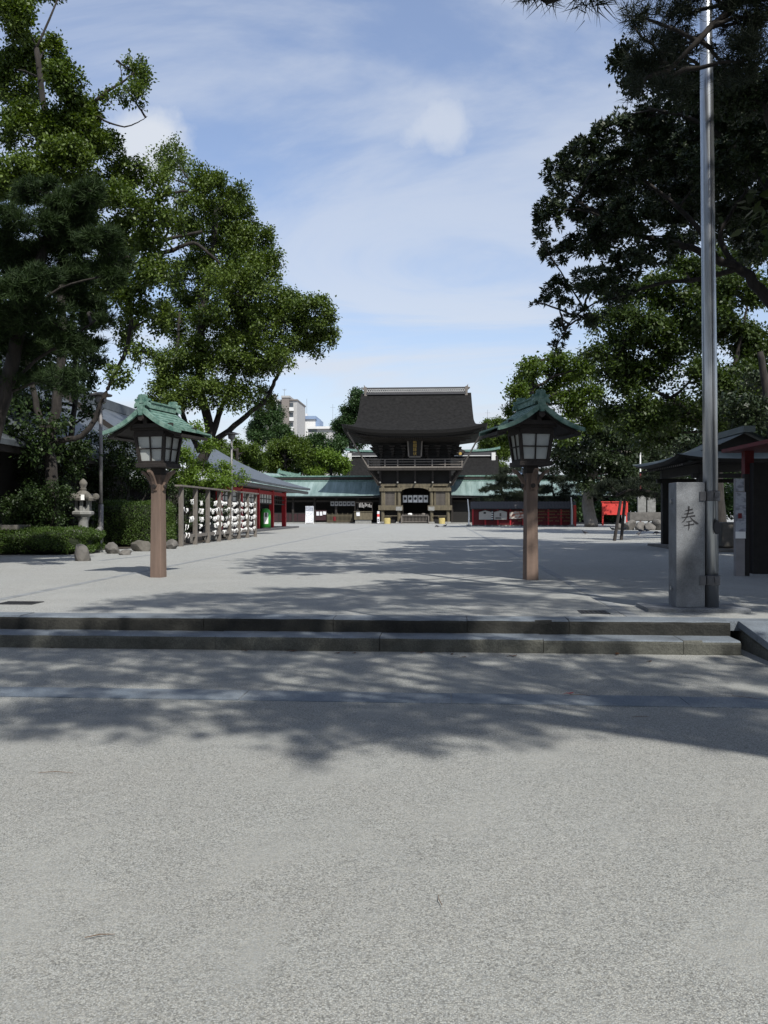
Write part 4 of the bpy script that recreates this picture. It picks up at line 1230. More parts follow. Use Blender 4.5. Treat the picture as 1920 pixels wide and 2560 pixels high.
MB().box((-.2, -.03, .15), (.5, .015, .10)).build('writing', iron, e2); MB().box((.0, -.03, .45), (.16, .015, .3)).build('writing', grey_wood, e2)
e3 = ema(1272, 1312, 1277, 1297, pic, 'five-sided votive board with a coloured picture, beside the shaded lantern post')
pq = MB(); pq.prism([(-.09, 0), (.09, 0), (.09, .09), (0, .125), (-.09, .09)], -.01, .01); pqm = pq.mesh('small_plaque', mat('plaque_wood', (.16, .075, .035), .7, .4, 8))
rr = random.Random(3)
for z in (.45, .75, 1.05, 1.33):
    for k in range(26):
        x = -.4 + (ehw + .3) * k / 26
        if rr.random() < .8:
            o = bpy.data.objects.new('small_plaque', pqm); COL.objects.link(o); o.parent = et
            o.location = (x, -.23 - rr.uniform(0, .03), z + rr.uniform(-.02, .02)); o.rotation_euler = (0, R(rr.uniform(-8, 8)), R(rr.uniform(-10, 10)))
strip = MB().box((0, 0, .0), (.26, .03, .95)).build('banner_strip', iron, et, (P(1230, 1290, EY).x - ecx - .05, -.30, 1.0))
for z in (-.3, -.1, .1, .3): MB().box((0, -.02, z), (.2, .012, .09)).build('white_mark', white_paint, strip)
for px, ytop, lab in ((1172, 1248, 'thin white banner pole at the left end of the votive rack'), (1430, 1243, 'thin white banner pole at the right end of the votive rack')):
    p = P(px, 1318, 75.0); p.z = PZ; h = P(px, ytop, 75.0).z - PZ
    m = MB().tube([(0, 0, 0), (.02, 0, h * .5), (-.1 if px < 1300 else -.08, 0, h)], [.07, .06, .045], 8)
    t = thing('banner_pole', lab, 'pole', tuple(p), 0, 'white banner poles by the votive rack')
    m.build('pole', white_paint, t); MB().box((0, 0, .08), (.4, .4, .2)).build('foot', pale_stone, t)
t = thing('upright_sign', 'grey and red upright board standing at the right end of the votive rack', 'board', (xb + .05, EY - .6, PZ))
MB().box((-.3, 0, .95), (.28, .06, 1.9)).build('grey_board', grey_wood, t); MB().box((-.02, -.03, .95), (.24, .06, 1.95)).build('red_board', red_board, t)

# red notice board seen from behind
p = G(1537, 1313.5); w = 2.45
t = thing('red_notice_board', 'bright red painted notice board on two legs right of the votive rack', 'notice board', (p.x, p.y, PZ), R(-4))
MB().bx(-w / 2, w / 2, -.04, .04, 1.08, 2.28).build('board', red_board, t)
for x in (-w / 2 + .07, w / 2 - .07): MB().bx(x - .08, x + .08, -.10, .06, 0, 2.36).build('leg', red_board, t)
MB().bx(-w / 2 - .1, w / 2 + .1, -.14, .14, 2.28, 2.36).build('cap_rail', red_board, t)
MB().bx(-w / 2, w / 2, -.07, -.041, 1.04, 1.14).build('bottom_rail', red_board, t)
MB().bx(-.55, -.43, -.06, -.041, 1.14, 2.28).build('stile', red_board, t)
tag(MB().box((0, 0, .05), (1.4, .5, .1)).build('stone_slab', pale_stone, None, (p.x + 1.3, p.y - .3, PZ)), 'low pale stone slab at the right foot of the red notice board', 'slab')

# monument on a rock base
p = G(1634, 1326.5); p.y += 2
t = thing('stone_monument', 'pale stone monument of twin slabs on a rough rock base', 'monument', (p.x, p.y, PZ), R(-6))
MB().box((.1, .4, .95), (2.6, 1.5, .62)).build('plinth', grey_stone, t, bevel=.05)
for x in (-.28, .38):
    m = MB().prism([(x - .29, 1.26), (x + .29, 1.26), (x + .29, 2.35), (x + .14, 2.62), (x - .2, 2.62), (x - .29, 2.4)], .2, .5); m.build('slab', pale_stone, t, bevel=.03)
for k, (x, y, w_, h_) in enumerate(((-1.3, -.2, 1.0, .85), (-.55, -.5, .8, .95), (.1, -.5, .9, .8), (.8, -.4, .9, .95), (1.5, -.1, 1.0, .9), (-1.7, .6, .9, .8), (1.9, .6, .9, .8))):
    b_ = rock('base_rock', 0, 0, w_ * 1.1, h_ * .8, .9, 'x', seed=20 + k, loc=Vector((x, y, 0)), z=0, m_=grey_stone); b_.parent = t; b_.rotation_euler = (R(20 * math.sin(k * 2.1)), R(25 * math.cos(k * 1.7)), R(67 * k)); b_.scale = (1 + .3 * math.sin(k * 3.3), 1, 1 + .25 * math.cos(k * 2.2))
    for q in ('label', 'category'): del b_[q]
p = G(1639, 1325); p.y += 4.5
t = thing('banner_pole', 'tall thin white and red pole behind the pale stone monument', 'pole', (p.x, p.y, PZ))
h = P(1638, 1100, p.y).z - PZ
MB().tube([(0, 0, 0), (0, 0, h * .62)], .06, 8).build('red_shaft', dark_red, t); MB().tube([(0, 0, h * .62), (0, 0, h)], .055, 8).build('white_shaft', white_paint, t)

# two dark props under the low pine limb
for i, (px, py, px2, py2) in enumerate(((1536, 1352, 1552, 1250), (1553, 1350, 1562, 1248))):
    a = G(px, py); d = (EYE - PZ) * F / (py - HZ)
    b = P(px2, py2, d + .2)
    o = MB().tube([a - a, (b - a) * .5, b - a], [.075, .07, .06], 8).build('branch_prop', dark_wood, None, a)
    tag(o, ('left', 'right')[i] + ' of two dark leaning wooden props under the low pine limb', 'prop', 'props under the pine limb')

# ---------------------------------------------------------------- flagpole and granite stone
p = G(1722, 1529)
sx = p.x; sy = p.y + .2
tag(MB().box((0, 0, 0), (1.22, .62, .05)).build('base_slab', granite, None, (sx + .10, sy + .02, PZ + .022), bevel=.006), 'flat granite slab under the flagpole stone beside the steps', 'slab')
t = thing('granite_post', 'engraved granite block holding the steel flagpole', 'stone post', (sx, sy, PZ + .048))
H = 1.53
MB().box((.03, 0, H / 2), (.345, .34, H)).build('block', granite, t, bevel=.008)
# the engraved character 奉 as tapering brush strokes
ink = mat('engraved_ink', (.025, .025, .028), .8, .2, 8)
def stroke(pts, ws):
    pts = [Vector((a, 0, b)) for a, b in pts]; L = []; Rr = []
    for i, q in enumerate(pts):
        d = (pts[min(i + 1, len(pts) - 1)] - pts[max(i - 1, 0)]).normalized()
        nrm = Vector((-d.z, 0, d.x)); L.append(q + nrm * ws[i] / 2); Rr.append(q - nrm * ws[i] / 2)
    poly = [(v.x, v.z) for v in L + Rr[::-1]]
    return poly
SK = [([(-.055, .115), (0, .125), (.06, .140)], [.010, .014, .022]),
      ([(-.075, .066), (0, .072), (.075, .088)], [.010, .013, .022]),
      ([(-.115, .010), (-.02, .022), (.10, .040)], [.012, .013, .024]),
      ([(.0, .185), (-.008, .10), (-.035, .02), (-.075, -.035), (-.125, -.075)], [.022, .018, .016, .012, .004]),
      ([(.02, .018), (.065, -.03), (.125, -.075), (.155, -.088)], [.008, .018, .030, .008]),
      ([(-.045, -.055), (0, -.05), (.045, -.04)], [.008, .011, .016]),
      ([(-.085, -.115), (-.01, -.105), (.085, -.088)], [.010, .012, .020]),
      ([(.0, -.045), (.002, -.10), (.0, -.155), (-.004, -.185)], [.012, .015, .013, .004])]
for pts, ws in SK:
    poly = stroke([(a * .74 + .01, b * .80 + 1.09) for a, b in pts], [w_ * .95 for w_ in ws])
    MB().prism(poly[::-1], -.1735, -.1705).build('engraved_stroke', ink, t)
for z in (.22, 1.30):
    MB().tube([(-.165, 0, z), (-.14, 0, z)], .03, 8).build('bolt_head', steel, t)
# the pole itself, clamped to the block
fx, fy = sx + .30, sy - .10
t = thing('flagpole', 'tall brushed steel flagpole with clamps at the right end of the steps', 'flagpole', (fx, fy, PZ + .048))
MB().tube([(0, 0, 0), (-.02, 0, 3), (-.055, 0, 6.5), (-.09, 0, 10.5)], [.088, .086, .076, .062], 24).build('shaft', steel, t, smooth=True)
for z in (.33, 1.36):
    m = MB().lathe([(.098, z - .06), (.102, z - .055), (.102, z + .055), (.098, z + .06)], 20); m.build('clamp_ring', clamp_m, t, smooth=False)
    MB().box((-.125, -.02, z), (.07, .13, .11)).build('clamp_block', clamp_m, t)
    MB().box((-.19, .05, z), (.10, .06, .08)).build('clamp_arm', iron, t)
    MB().box((.03, -.108, z + .01), (.05, .03, .06)).build('clamp_lug', clamp_m, t)
MB().lathe([(.0, 0), (.085, 0), (.085, .012), (0, .012)], 20, squash=(.55, 1)).build('access_cover', iron, t, (.035, -.083, .98), rot=(R(90), 0, R(22)))
m = MB().tube([(-.005, -.10, .9), (-.0, -.098, 2.2), (-.03, -.092, 6)], .004, 4); m.tube([(.015, -.10, .9), (.01, -.097, 2.5), (-.02, -.09, 6)], .004, 4)
m.build('halyard', iron, t)

# ---------------------------------------------------------------- notice post and red booth at the right edge
p = G(1848, 1440)
t = thing('notice_post', 'post wrapped in white printed notices at the right edge of the plaza', 'notice post', (p.x, p.y, PZ), R(4))
MB().bx(-.085, .085, -.05, .05, 0, 1.86).build('post', mat('grey_board', (.22, .21, .21), .8, .15, 4), t)
MB().bx(-.09, .10, -.065, -.052, .85, 1.60).build('notice', notice_dark, t)
MB().bx(-.085, .06, -.062, -.052, 1.62, 1.86).build('notice', notice_dark, t)
MB().bx(-.10, .09, -.075, -.066, .72, .85).build('notice', paper, t)
MB().bx(-.05, .02, -.074, -.0655, 1.10, 1.2).build('stamp', dark_red, t)
MB().bx(.10, .19, -.02, .10, 0, 1.95).build('dark_stake', black_wood, t)
t = thing('red_booth', 'dark red framed stall under the trees at the right edge', 'stall', (6.20, 14.9, PZ))
booth_red = mat('booth_red', (.10, .006, .008), .7, .3, 4)
for x, y in ((-.0, 0), (2.4, 0), (0, 2.2), (2.4, 2.2)): MB().bx(x - .09, x + .09, y - .09, y + .09, 0, 2.45).build('post', booth_red, t)
MB().bx(-.35, 2.8, -.4, 2.7, 2.45, 2.52).build('roof_board', booth_red, t)
MB().bx(-.1, 2.5, -.06, .06, 2.2, 2.44).build('lintel', booth_red, t)
MB().bx(-.0, 2.4, 1.9, 2.1, 0, 2.2).build('back_board', black_wood, t)

# water pavilion behind them
t = thing('water_pavilion', 'open water pavilion with a grey-green copper roof behind the flagpole', 'pavilion', (9.70, 28.6, PZ))
def wf2(v):
    return 2.95 - 1.0 * min(1, v / .4)
sh, fa, so, ga_ = irimoya(2.95, 2.48, 2.85, 3.8, wf2, lambda v: .6 * v + .4 * v * v, .4, .16, .16, .25, 2.2, 1.55, -.12, 20, 14)
grey_copper = mat('grey_copper', (.075, .094, .090), .6, .2, 1.2, bump=.2, bscale=8)
for mb_, nm, m_ in ((sh, 'roof', grey_copper), (fa, 'eave_edge', black_wood), (so, 'soffit', black_wood), *[(q, 'gable_wall', black_wood) for q in ga_]): mb_.build(nm, m_, t, rot=(0, 0, R(90)), smooth=(nm == 'roof'))
MB().bx(-.18, .18, -2.0, 2.0, 3.74, 3.94).build('ridge', grey_copper, t)
rm = MB().bar((-2.25, 0, 2.70), (-1.5, 0, 2.83), .05, .07).mesh('rafter', black_wood)
tipm = MB().box((-2.27, 0, 2.69), (.02, .045, .055)).mesh('rafter_end', grey_wood)
for k in range(25):
    link_copy(rm, 'rafter', t, (0, -2.7 + 5.4 * k / 24, 0)); link_copy(tipm, 'rafter_end', t, (0, -2.7 + 5.4 * k / 24, 0))
for x in (-1.5, 1.5):
    for y in (-2.1, 2.1): MB().bx(x - .12, x + .12, y - .12, y + .12, 0, 2.75).build('post', black_wood, t)
    MB().bx(x - .11, x + .11, -2.35, 2.35, 2.45, 2.75).build('beam', black_wood, t)
for y in (-2.1, 2.1): MB().bx(-1.8, 1.8, y - .1, y + .1, 2.3, 2.44).build('cross_beam', black_wood, t)
MB().bx(-2.0, 2.0, -2.6, 2.6, -.02, .08).build('floor', grey_stone, t)
tag(MB().box((0, 0, .42), (1.3, 2.8, .78)).build('water_basin', moss_stone, None, (9.70, 28.6, PZ + .08), bevel=.05), 'dark stone water basin under the pavilion roof', 'basin')

# ---------------------------------------------------------------- pigeons
def pigeon(px, py, rz, peck, label):
    p = G(px, py)
    t = thing('pigeon', label, 'pigeon', (p.x, p.y, PZ), rz, 'dark pigeons walking on the plaza')
    hd = (.17, .23) if not peck else (.19, .07)
    pts = [(-.20, .085), (-.14, .10), (-.06, .125), (.03, .14), (.09, .15), (.125, .175 if not peck else .13), (hd[0] - .02, hd[1] + .0), (hd[0] + .01, hd[1] - .003), (hd[0] + .045, hd[1] - .02)]
    rad = [.012, .03, .062, .07, .058, .036, .028, .024, .004]
    MB().tube([(a, 0, b) for a, b in pts], rad, 10).build('body', mat('pigeon_grey', (.035, .037, .045), .6, .4, 30), t, smooth=True)
    for s in (-1, 1):
        MB().tube([(.0, s * .03, .09), (.01, s * .032, .035), (.005, s * .033, .0), (.035, s * .036, .004)], [.012, .007, .006, .005], 5).build('leg', dark_red, t)
        MB().tube([(.06, s * .055, .15), (-.04, s * .066, .125), (-.19, s * .02, .10)], [.016, .03, .006], 6).build('wing', mat('pigeon_wing', (.05, .052, .06), .6, .4, 30), t, smooth=True)
PG = [(1093, 1319, 170, 1, 'left pigeon of the pair walking in front of the gate'), (1112, 1318, 20, 0, 'right pigeon of the pair walking in front of the gate'),
      (1463, 1336, 150, 0, 'lone pigeon between the shaded lantern and the wooden props'), (1532, 1327, 170, 0, 'far pigeon just left of the leaning props'), (1559, 1327, 0, 0, 'far pigeon just right of the leaning props'),
      (1601, 1331, 160, 0, 'upper left pigeon of the four near the monument base'), (1616, 1330, 150, 1, 'upper right pigeon of the four near the monument base'),
      (1597, 1339, 30, 0, 'nearest and lowest pigeon of the four near the monument base'), (1642, 1337, 150, 1, 'rightmost pigeon, beside the granite flagpole stone')]
for a in PG: pigeon(a[0], a[1], R(a[2]), a[3], a[4])

# ---------------------------------------------------------------- fallen leaves and twigs
leafy_brown = mat('dead_leaf', (.10, .045, .02), .8, .4, 20)
leafy_red = mat('red_leaf', (.30, .03, .03), .6, .3, 20)
def fallen(px, py, z, s, m_, lab, rz):
    p = G(px, py, z)
    rows = [[(-.5 + k / 4, (.02 if k in (0, 4) else .26) * sd * (1 if k < 3 else .8), .10 * abs(k - 2) / 2 + .06 * abs(sd) + .02) for k in range(5)] for sd in (-1, 0, 1)]
    m = MB().grid([[(a * s, b * s, c * s) for a, b, c in r_] for r_ in rows])
    m.tube([(-.5 * s, 0, .1 * s), (-.8 * s, .05 * s, .02 * s)], .02 * s, 4)
    tag(m.build('fallen_leaf', m_, None, (p.x, p.y, z + .004), rot=(0, 0, R(rz))), lab, 'leaf', 'fallen leaves')
FL = [(1424, 1736, .012, .07, leafy_red, 'red fallen leaf lying on the paving strip', 20), (50, 1618, 0, .05, leafy_brown, 'leftmost dark fallen leaf at the foot of the lower step', 50),
      (130, 1620, 0, .045, leafy_brown, 'second dark fallen leaf from the left at the foot of the lower step', 100), (733, 1629, 0, .09, leafy_brown, 'curled brown leaf at the foot of the lower step near its middle', 10),
      (615, 1628, 0, .06, leafy_brown, 'flat brown leaf at the foot of the step below the left of centre', 5), (845, 1634, 0, .06, leafy_brown, 'small brown leaf at the step foot, right of the curled one', 40), (886, 1634, 0, .055, leafy_brown, 'small brown leaf under the gate line at the step foot', 60),
      (1053, 1633, 0, .075, leafy_brown, 'brown leaf at the step foot just right of centre', 20), (1130, 1637, 0, .05, leafy_brown, 'tiny brown leaf at the step foot, left one of a loose pair', 80), (1160, 1644, 0, .05, leafy_brown, 'tiny brown leaf at the step foot, right one of a loose pair', 30),
      (1283, 1642, 0, .085, leafy_brown, 'large dark leaf at the step foot below the shaded lantern', 15), (1543, 1637, 0, .09, leafy_brown, 'orange-brown leaf at the step foot near the ramp', 70), (1748, 1586, .156, .07, leafy_brown, 'brown leaf on the tread in front of the flagpole', 20),
      (1624, 1655, 0, .06, leafy_brown, 'brown leaf on the sand in front of the right end of the steps', 35), (746, 1446, .3, .05, leafy_brown, 'tiny dark leaf on the sunlit plaza between the lanterns', 35)]
for a in FL: fallen(*a)
for i, (px, py, L, a, lab) in enumerate(((140, 1935, .20, 5, 'thin pale twig on the sand at the left'), (1100, 2255, .09, 100, 'short dark twig on the foreground sand right of centre'), (250, 2345, .10, 20, 'thin twig on the foreground sand, lower left'), (1450, 1740, .16, -8, 'straight brown twig beside the red leaf'), (1875, 1748, .28, -35, 'long twig on the sand at the right edge'), (1600, 1795, .14, 15, 'short twig right of the paving strip shade'))):
    p = G(px, py, 0)
    m = MB().tube([(-L / 2, 0, .006), (0, L * .05, .008), (L / 2, -L * .02, .005)], [.0015, .002, .001], 5)
    tag(m.build('twig', mat('twig', (.12, .075, .045), .9, .3, 20), None, (p.x, p.y, .004), rot=(0, 0, R(a))), lab, 'twig')
# ---------------------------------------------------------------- foliage
def norm(a):
    return a / np.maximum(np.linalg.norm(a, axis=-1, keepdims=True), 1e-9)
def np_mesh(name, V, Fc, m, smooth=False):
    me = bpy.data.meshes.new(name)
    k = Fc.shape[1]
    me.vertices.add(len(V)); me.vertices.foreach_set('co', V.astype(np.float32).ravel())
    me.loops.add(Fc.size); me.loops.foreach_set('vertex_index', Fc.astype(np.int32).ravel())
    me.polygons.add(len(Fc)); me.polygons.foreach_set('loop_start', np.arange(0, Fc.size, k, dtype=np.int32))
    me.materials.append(m)
    me.update(calc_edges=True)
    return me
def leaf_quads(B, D, N, L, W, droop=.15):
    s = norm(np.cross(D, N)); L = L[:, None]; W = W[:, None]
    u = np.cross(s, D)
    mid = B + D * L * .48 - u * W * .10
    tip = B + D * L; tip[:, 2] -= droop * L[:, 0]
    V = np.stack([B, mid + s * W * .5, tip, mid - s * W * .5], 1).reshape(-1, 3)
    n = len(B)
    return V, np.arange(4 * n).reshape(n, 4)
def needle_tris(B, D, N, L, W):
    s = norm(np.cross(D, N)) * W[:, None] * .5
    tip = B + D * L[:, None]
    V = np.stack([B - s, B + s, tip], 1).reshape(-1, 3); n = len(B)
    return V, np.arange(3 * n).reshape(n, 3)
def tuft_points(clumps, k, rng, sub=(7, .42), inner=.18):
    """clumps: (centre, (rx, ry, rz), density). Tufts gathered in smaller clusters over each clump. -> points, outward dirs, sub centres"""
    PT, DR, SC = [], [], []
    for c, r, dens in clumps:
        c = np.array(c); r = np.array(r)
        n = int(max(6, k * dens * r[0] * r[2]))
        m = max(3, int(sub[0] * (.6 + .4 * dens)))
        sd = norm(rng.normal(size=(m, 3)) + np.array([0, 0, .25])); rad = rng.uniform(.5, .82, (m, 1))
        sc = sd * rad
        idx = rng.integers(0, m, n)
        off = norm(rng.normal(size=(n, 3)) * np.array([1, 1, .75])) * (rng.random((n, 1)) ** .45) * sub[1] * rng.uniform(.7, 1.25, (m, 1))[idx]
        off[:, 2] += np.abs(off[:, 2]) * .12
        q = sc[idx] + off
        ni = int(n * inner)
        if ni: q[:ni] = norm(rng.normal(size=(ni, 3))) * rng.random((ni, 1)) ** .5 * .75
        PT.append(c + q * r); DR.append(norm(off * .8 + q * .5 + np.array([0, 0, .25]))); SC.append(c + sc * r)
    return np.concatenate(PT), np.concatenate(DR), SC
LIGHT_CUTS = [((2.96, 10.32, 1.46), .17), ((2.92, 10.32, 1.2), .10), ((1.66, 15.08, .45), .10), ((1.68, 15.08, 1.25), .09), ((3.2, 9.2, .1), .22), ((2.4, 9.0, .1), .25), ((3.9, 8.6, .2), .25)]   # sun rays cleared of leaf tufts, shaped to light chosen spots
def foliage(clumps, kind, k, size, rng, m, name='crown', sub=(7, .42), per=None, nw=.11):
    T, D, SC = tuft_points(clumps, k, rng, sub)
    keep = np.ones(len(T), bool); sv = np.array(S)
    for g_, gr_ in LIGHT_CUTS:
        q = T - np.array(g_); along = q @ sv
        keep &= ~((np.linalg.norm(q - along[:, None] * sv, axis=1) < gr_ + size * .7) & (along > 3.5))
    T, D = T[keep], D[keep]
    n = len(T)
    if kind == 'broad':
        p = per or 11
        B = np.repeat(T, p, 0) + rng.normal(size=(n * p, 3)) * size * .9
        d = norm(np.repeat(D, p, 0) * .6 + rng.normal(size=(n * p, 3)) * .8 + np.array([0, 0, -.12]))
        N = norm(rng.normal(size=(n * p, 3)) * .55 + np.array([0, 0, 1.]) + np.repeat(D, p, 0) * .35)
        L = size * rng.uniform(.75, 1.35, n * p); W = L * rng.uniform(.48, .68, n * p)
        V, Fc = leaf_quads(B, d, N, L, W)
    elif kind == 'rosette':
        p = per or 9
        a = rng.normal(size=(n, 3)); e1 = norm(np.cross(D, a)); e2 = np.cross(D, e1)
        ang = (np.arange(p)[None, :] * 2 * np.pi / p + rng.uniform(0, 6.28, (n, 1)) + rng.normal(size=(n, p)) * .25)
        op = rng.uniform(.5, 1.35, (n, p))
        rad = e1[:, None, :] * np.cos(ang)[..., None] + e2[:, None, :] * np.sin(ang)[..., None]
        d = norm((rad * np.sin(op)[..., None] + D[:, None, :] * np.cos(op)[..., None]).reshape(-1, 3))
        B = np.repeat(T, p, 0) + d * size * .08
        N = norm(np.repeat(D, p, 0) + rng.normal(size=(n * p, 3)) * .2)
        L = size * rng.uniform(.8, 1.3, n * p); W = L * rng.uniform(.30, .40, n * p)
        V, Fc = leaf_quads(B, d, N, L, W, .08)
    else:
        p = per or 22
        d = norm(np.repeat(norm(D + np.array([0, 0, .35])), p, 0) * .55 + norm(rng.normal(size=(n * p, 3))) * .85)
        B = np.repeat(T, p, 0) + rng.normal(size=(n * p, 3)) * size * .14
        N = norm(rng.normal(size=(n * p, 3)))
        L = size * rng.uniform(.7, 1.25, n * p); W = np.full(n * p, size * nw)
        V, Fc = needle_tris(B, d, N, L, W)
    return V, Fc, SC
class Wood:
    def __init__(s): s.m = MB()
    def limb(s, pts, r0, r1, n=7, jit=.0, rr=random, sub=4):
        """smooth limb through the points, thinning from r0 to r1"""
        pts = [Vector(p) for p in pts]; out = []
        for i in range(len(pts) - 1):
            p0 = pts[max(i - 1, 0)]; p1 = pts[i]; p2 = pts[i + 1]; p3 = pts[min(i + 2, len(pts) - 1)]
            for j in range(sub):
                t = j / sub
                q = .5 * ((2 * p1) + (p2 - p0) * t + (2 * p0 - 5 * p1 + 4 * p2 - p3) * t * t + (3 * p1 - p0 - 3 * p2 + p3) * t ** 3)
                if jit and (i or j): q = q + Vector((rr.gauss(0, jit), rr.gauss(0, jit), rr.gauss(0, jit)))
                out.append(q)
        out.append(pts[-1])
        k = len(out)
        s.m.tube(out, [r0 + (r1 - r0) * (i / (k - 1)) ** .8 for i in range(k)], n)
        return out
def tree(name, label, base, trunk, clumps, lm, kind='broad', k=60, size=.13, r0=.3, bm=None, limbs=(), seed=1, group=None, cat='tree', per=None, sub=(7, .42), twigs=5, auto=True, limb_r=.10, nw=.11):
    rng = np.random.default_rng(seed); rr = random.Random(seed)
    base = Vector(base)
    t = thing(name, label, cat, tuple(base), 0, group)
    V, Fc, SC = foliage(clumps, kind, k, size, rng, lm, per=per, sub=sub, nw=nw)
    b = np.array(base)
    o = bpy.data.objects.new('crown', np_mesh('crown', V - b, Fc, lm)); COL.objects.link(o); o.parent = t
    w = Wood()
    tp = w.limb([Vector(p) - base for p in trunk], r0, r0 * .38, 10, r0 * .05, rr, 5)
    anchors = list(tp[len(tp) // 3:])
    for ln in limbs:
        pts, ra, rb = ln
        out = w.limb([Vector(p) - base for p in pts], ra, rb, 8, ra * .12, rr)
        anchors += out[1:]
    for (c, r, dn), sc in zip(clumps, SC):
        c = Vector(c) - base
        if auto:
            cand = sorted(anchors, key=lambda q: (q - c).length + max(0, q.z - c.z) * 1.5)[:4]
            a = rr.choice(cand[:2])
            mid = a.lerp(c, .5) + Vector((rr.gauss(0, .1), rr.gauss(0, .1), .08)) * (c - a).length
            out = w.limb([a, mid, c], limb_r * rr.uniform(.8, 1.2), limb_r * .35, 6, limb_r * .3, rr, 4)
        for q in list(sc)[:twigs]:
            q = Vector(q) - base
            m_ = c.lerp(q, .5) + Vector((rr.gauss(0, .12), rr.gauss(0, .12), rr.gauss(0, .08))) * (q - c).length
            w.limb([c, m_, q], limb_r * .32, limb_r * .08, 4, 0, rr, 2)
    w.m.build('trunk', bm or bark, t, smooth=True)
    return t
def cl(lst, d, depth=.9, dens=1.0, dj=0.0, seed=0):
    """clumps from their places in view: (px, py, rpx, rpy[, density[, extra depth]]) at depth d"""
    rr = random.Random(seed); out = []
    for e in lst:
        px, py, rx, ry = e[:4]; dn = e[4] if len(e) > 4 else 1.0
        dd = d + (e[5] if len(e) > 5 else rr.uniform(-dj, dj))
        p = P(px, py, dd); a, b = rx * dd / F, ry * dd / F
        out.append(((p.x, p.y, p.z), (a, max(a, b) * depth, b), dn * dens))
    return out
def pts(lst, d): return [P(*(q if len(q) == 3 else (*q, d))) for q in lst]

# left: tall camphor in the upper corner
D1 = 25.5
b1 = P(128, 1350, D1); b1.z = PZ
T1 = [(30, 40, 60, 65), (105, 140, 65, 55), (35, 190, 85, 75), (165, 205, 58, 50, .9), (205, 290, 62, 55), (90, 320, 105, 75), (255, 365, 55, 48, .8), (315, 425, 58, 40, .8), (170, 410, 90, 62), (45, 450, 100, 75),
      (340, 185, 40, 45, .45), (318, 225, 45, 40, .32), (250, 470, 85, 45, .75), (345, 520, 45, 38, .5), (300, 590, 75, 50, .75), (255, 690, 75, 65, .8), (330, 745, 60, 60, .7), (310, 830, 42, 55, .5), (190, 560, 90, 80), (390, 560, 55, 50, .5), (380, 680, 50, 55, .6), (270, 250, 30, 25, .25),
      (100, -80, 110, 80), (10, -40, 90, 80), (290, 940, 45, 30, .4), (195, 330, 60, 45, .8), (400, 470, 50, 36, .45), (375, 615, 55, 40, .5), (425, 690, 50, 46, .5), (400, 790, 46, 50, .5), (360, 880, 36, 40, .35), (430, 545, 44, 36, .4), (300, 500, 60, 40, .6)]
tree('camphor_tree', 'tall sunlit camphor tree filling the upper left corner', b1, pts([(128, 1350), (130, 1200), (121, 1105), (140, 1020), (155, 850), (150, 600), (120, 350), (90, 120)], D1), cl(T1, D1, .9, 1, 2.0, 1), leaf_camphor, 'broad', 820, .104, .22, bark,
     limbs=[(pts([(121, 1105), (190, 1095), (232, 1060), (255, 1000), (275, 960), (318, 865), (325, 780), (300, 640)], D1), .10, .05), (pts([(121, 1105), (95, 1040), (85, 980), (60, 860), (40, 600)], D1), .12, .06),
            (pts([(300, 680), (330, 600), (380, 566), (437, 550)], D1), .09, .04), (pts([(300, 700), (335, 632), (410, 600), (505, 578)], D1), .10, .04), (pts([(310, 690), (352, 655), (430, 625), (483, 608), (520, 632), (550, 660)], D1), .09, .035), (pts([(290, 620), (325, 545), (380, 505), (430, 482), (470, 478)], D1), .09, .03),
            (pts([(150, 400), (215, 280), (265, 230), (305, 205), (335, 180)], D1), .08, .02), (pts([(150, 350), (225, 290), (270, 305), (310, 316), (345, 305), (368, 290)], D1), .05, .008), (pts([(305, 205), (300, 165), (290, 150)], D1), .02, .006)],
     seed=21, sub=(16, .30), limb_r=.04)
# left of centre: the broad camphor behind the fortune rack
D2 = 42.0
b2_ = P(424, 1338, D2 - .6); b2_.z = PZ
T2 = [(425, 395, 50, 34, .55), (455, 440, 62, 95, .28), (520, 470, 62, 60), (480, 540, 75, 55, .7), (585, 545, 70, 65), (560, 620, 85, 62, .9), (640, 620, 62, 70), (655, 690, 66, 60), (600, 710, 80, 60, .85), (500, 700, 80, 75, .8), (720, 765, 72, 55), (790, 780, 58, 52), (815, 830, 40, 48), (740, 835, 82, 55), (660, 800, 85, 65), (560, 800, 85, 75), (455, 800, 70, 80, .8), (440, 910, 66, 66), (530, 900, 85, 70), (630, 890, 82, 60), (700, 900, 46, 36, .8), (470, 985, 70, 50), (395, 985, 55, 46), (555, 985, 75, 50), (625, 960, 62, 87, .28), (660, 1000, 36, 36, .5), (395, 440, 34, 30, .35), (790, 870, 42, 24, .5), (690, 640, 24, 24, .5), (600, 480, 30, 30, .6), (525, 620, 120, 110, .22), (600, 740, 130, 100, .25), (500, 860, 120, 100, .3), (640, 860, 110, 80, .3), (555, 530, 85, 70, .25), (700, 800, 110, 60, .25)]
tree('camphor_tree', 'broad rounded camphor tree left of the gate, behind the fortune rack', b2_, pts([(424, 1338, D2 - .6), (438, 1235), (470, 1190), (525, 1100), (500, 960), (505, 800), (530, 640), (540, 520)], D2), cl(T2, D2, .9, 1, 2.2, 2), leaf_camphor, 'broad', 295, .136, .36, bark,
     limbs=[(pts([(525, 1110), (586, 1064), (640, 1020), (662, 1004), (684, 961), (700, 928), (730, 860), (780, 800)], D2), .17, .06), (pts([(525, 1105), (560, 1000), (610, 880), (650, 760), (630, 640)], D2), .2, .06), (pts([(500, 1130), (455, 1030), (440, 930), (450, 780)], D2), .16, .06), (pts([(505, 900), (495, 700), (505, 585), (515, 480)], D2), .08, .03)],
     seed=22, sub=(16, .30), limb_r=.05)
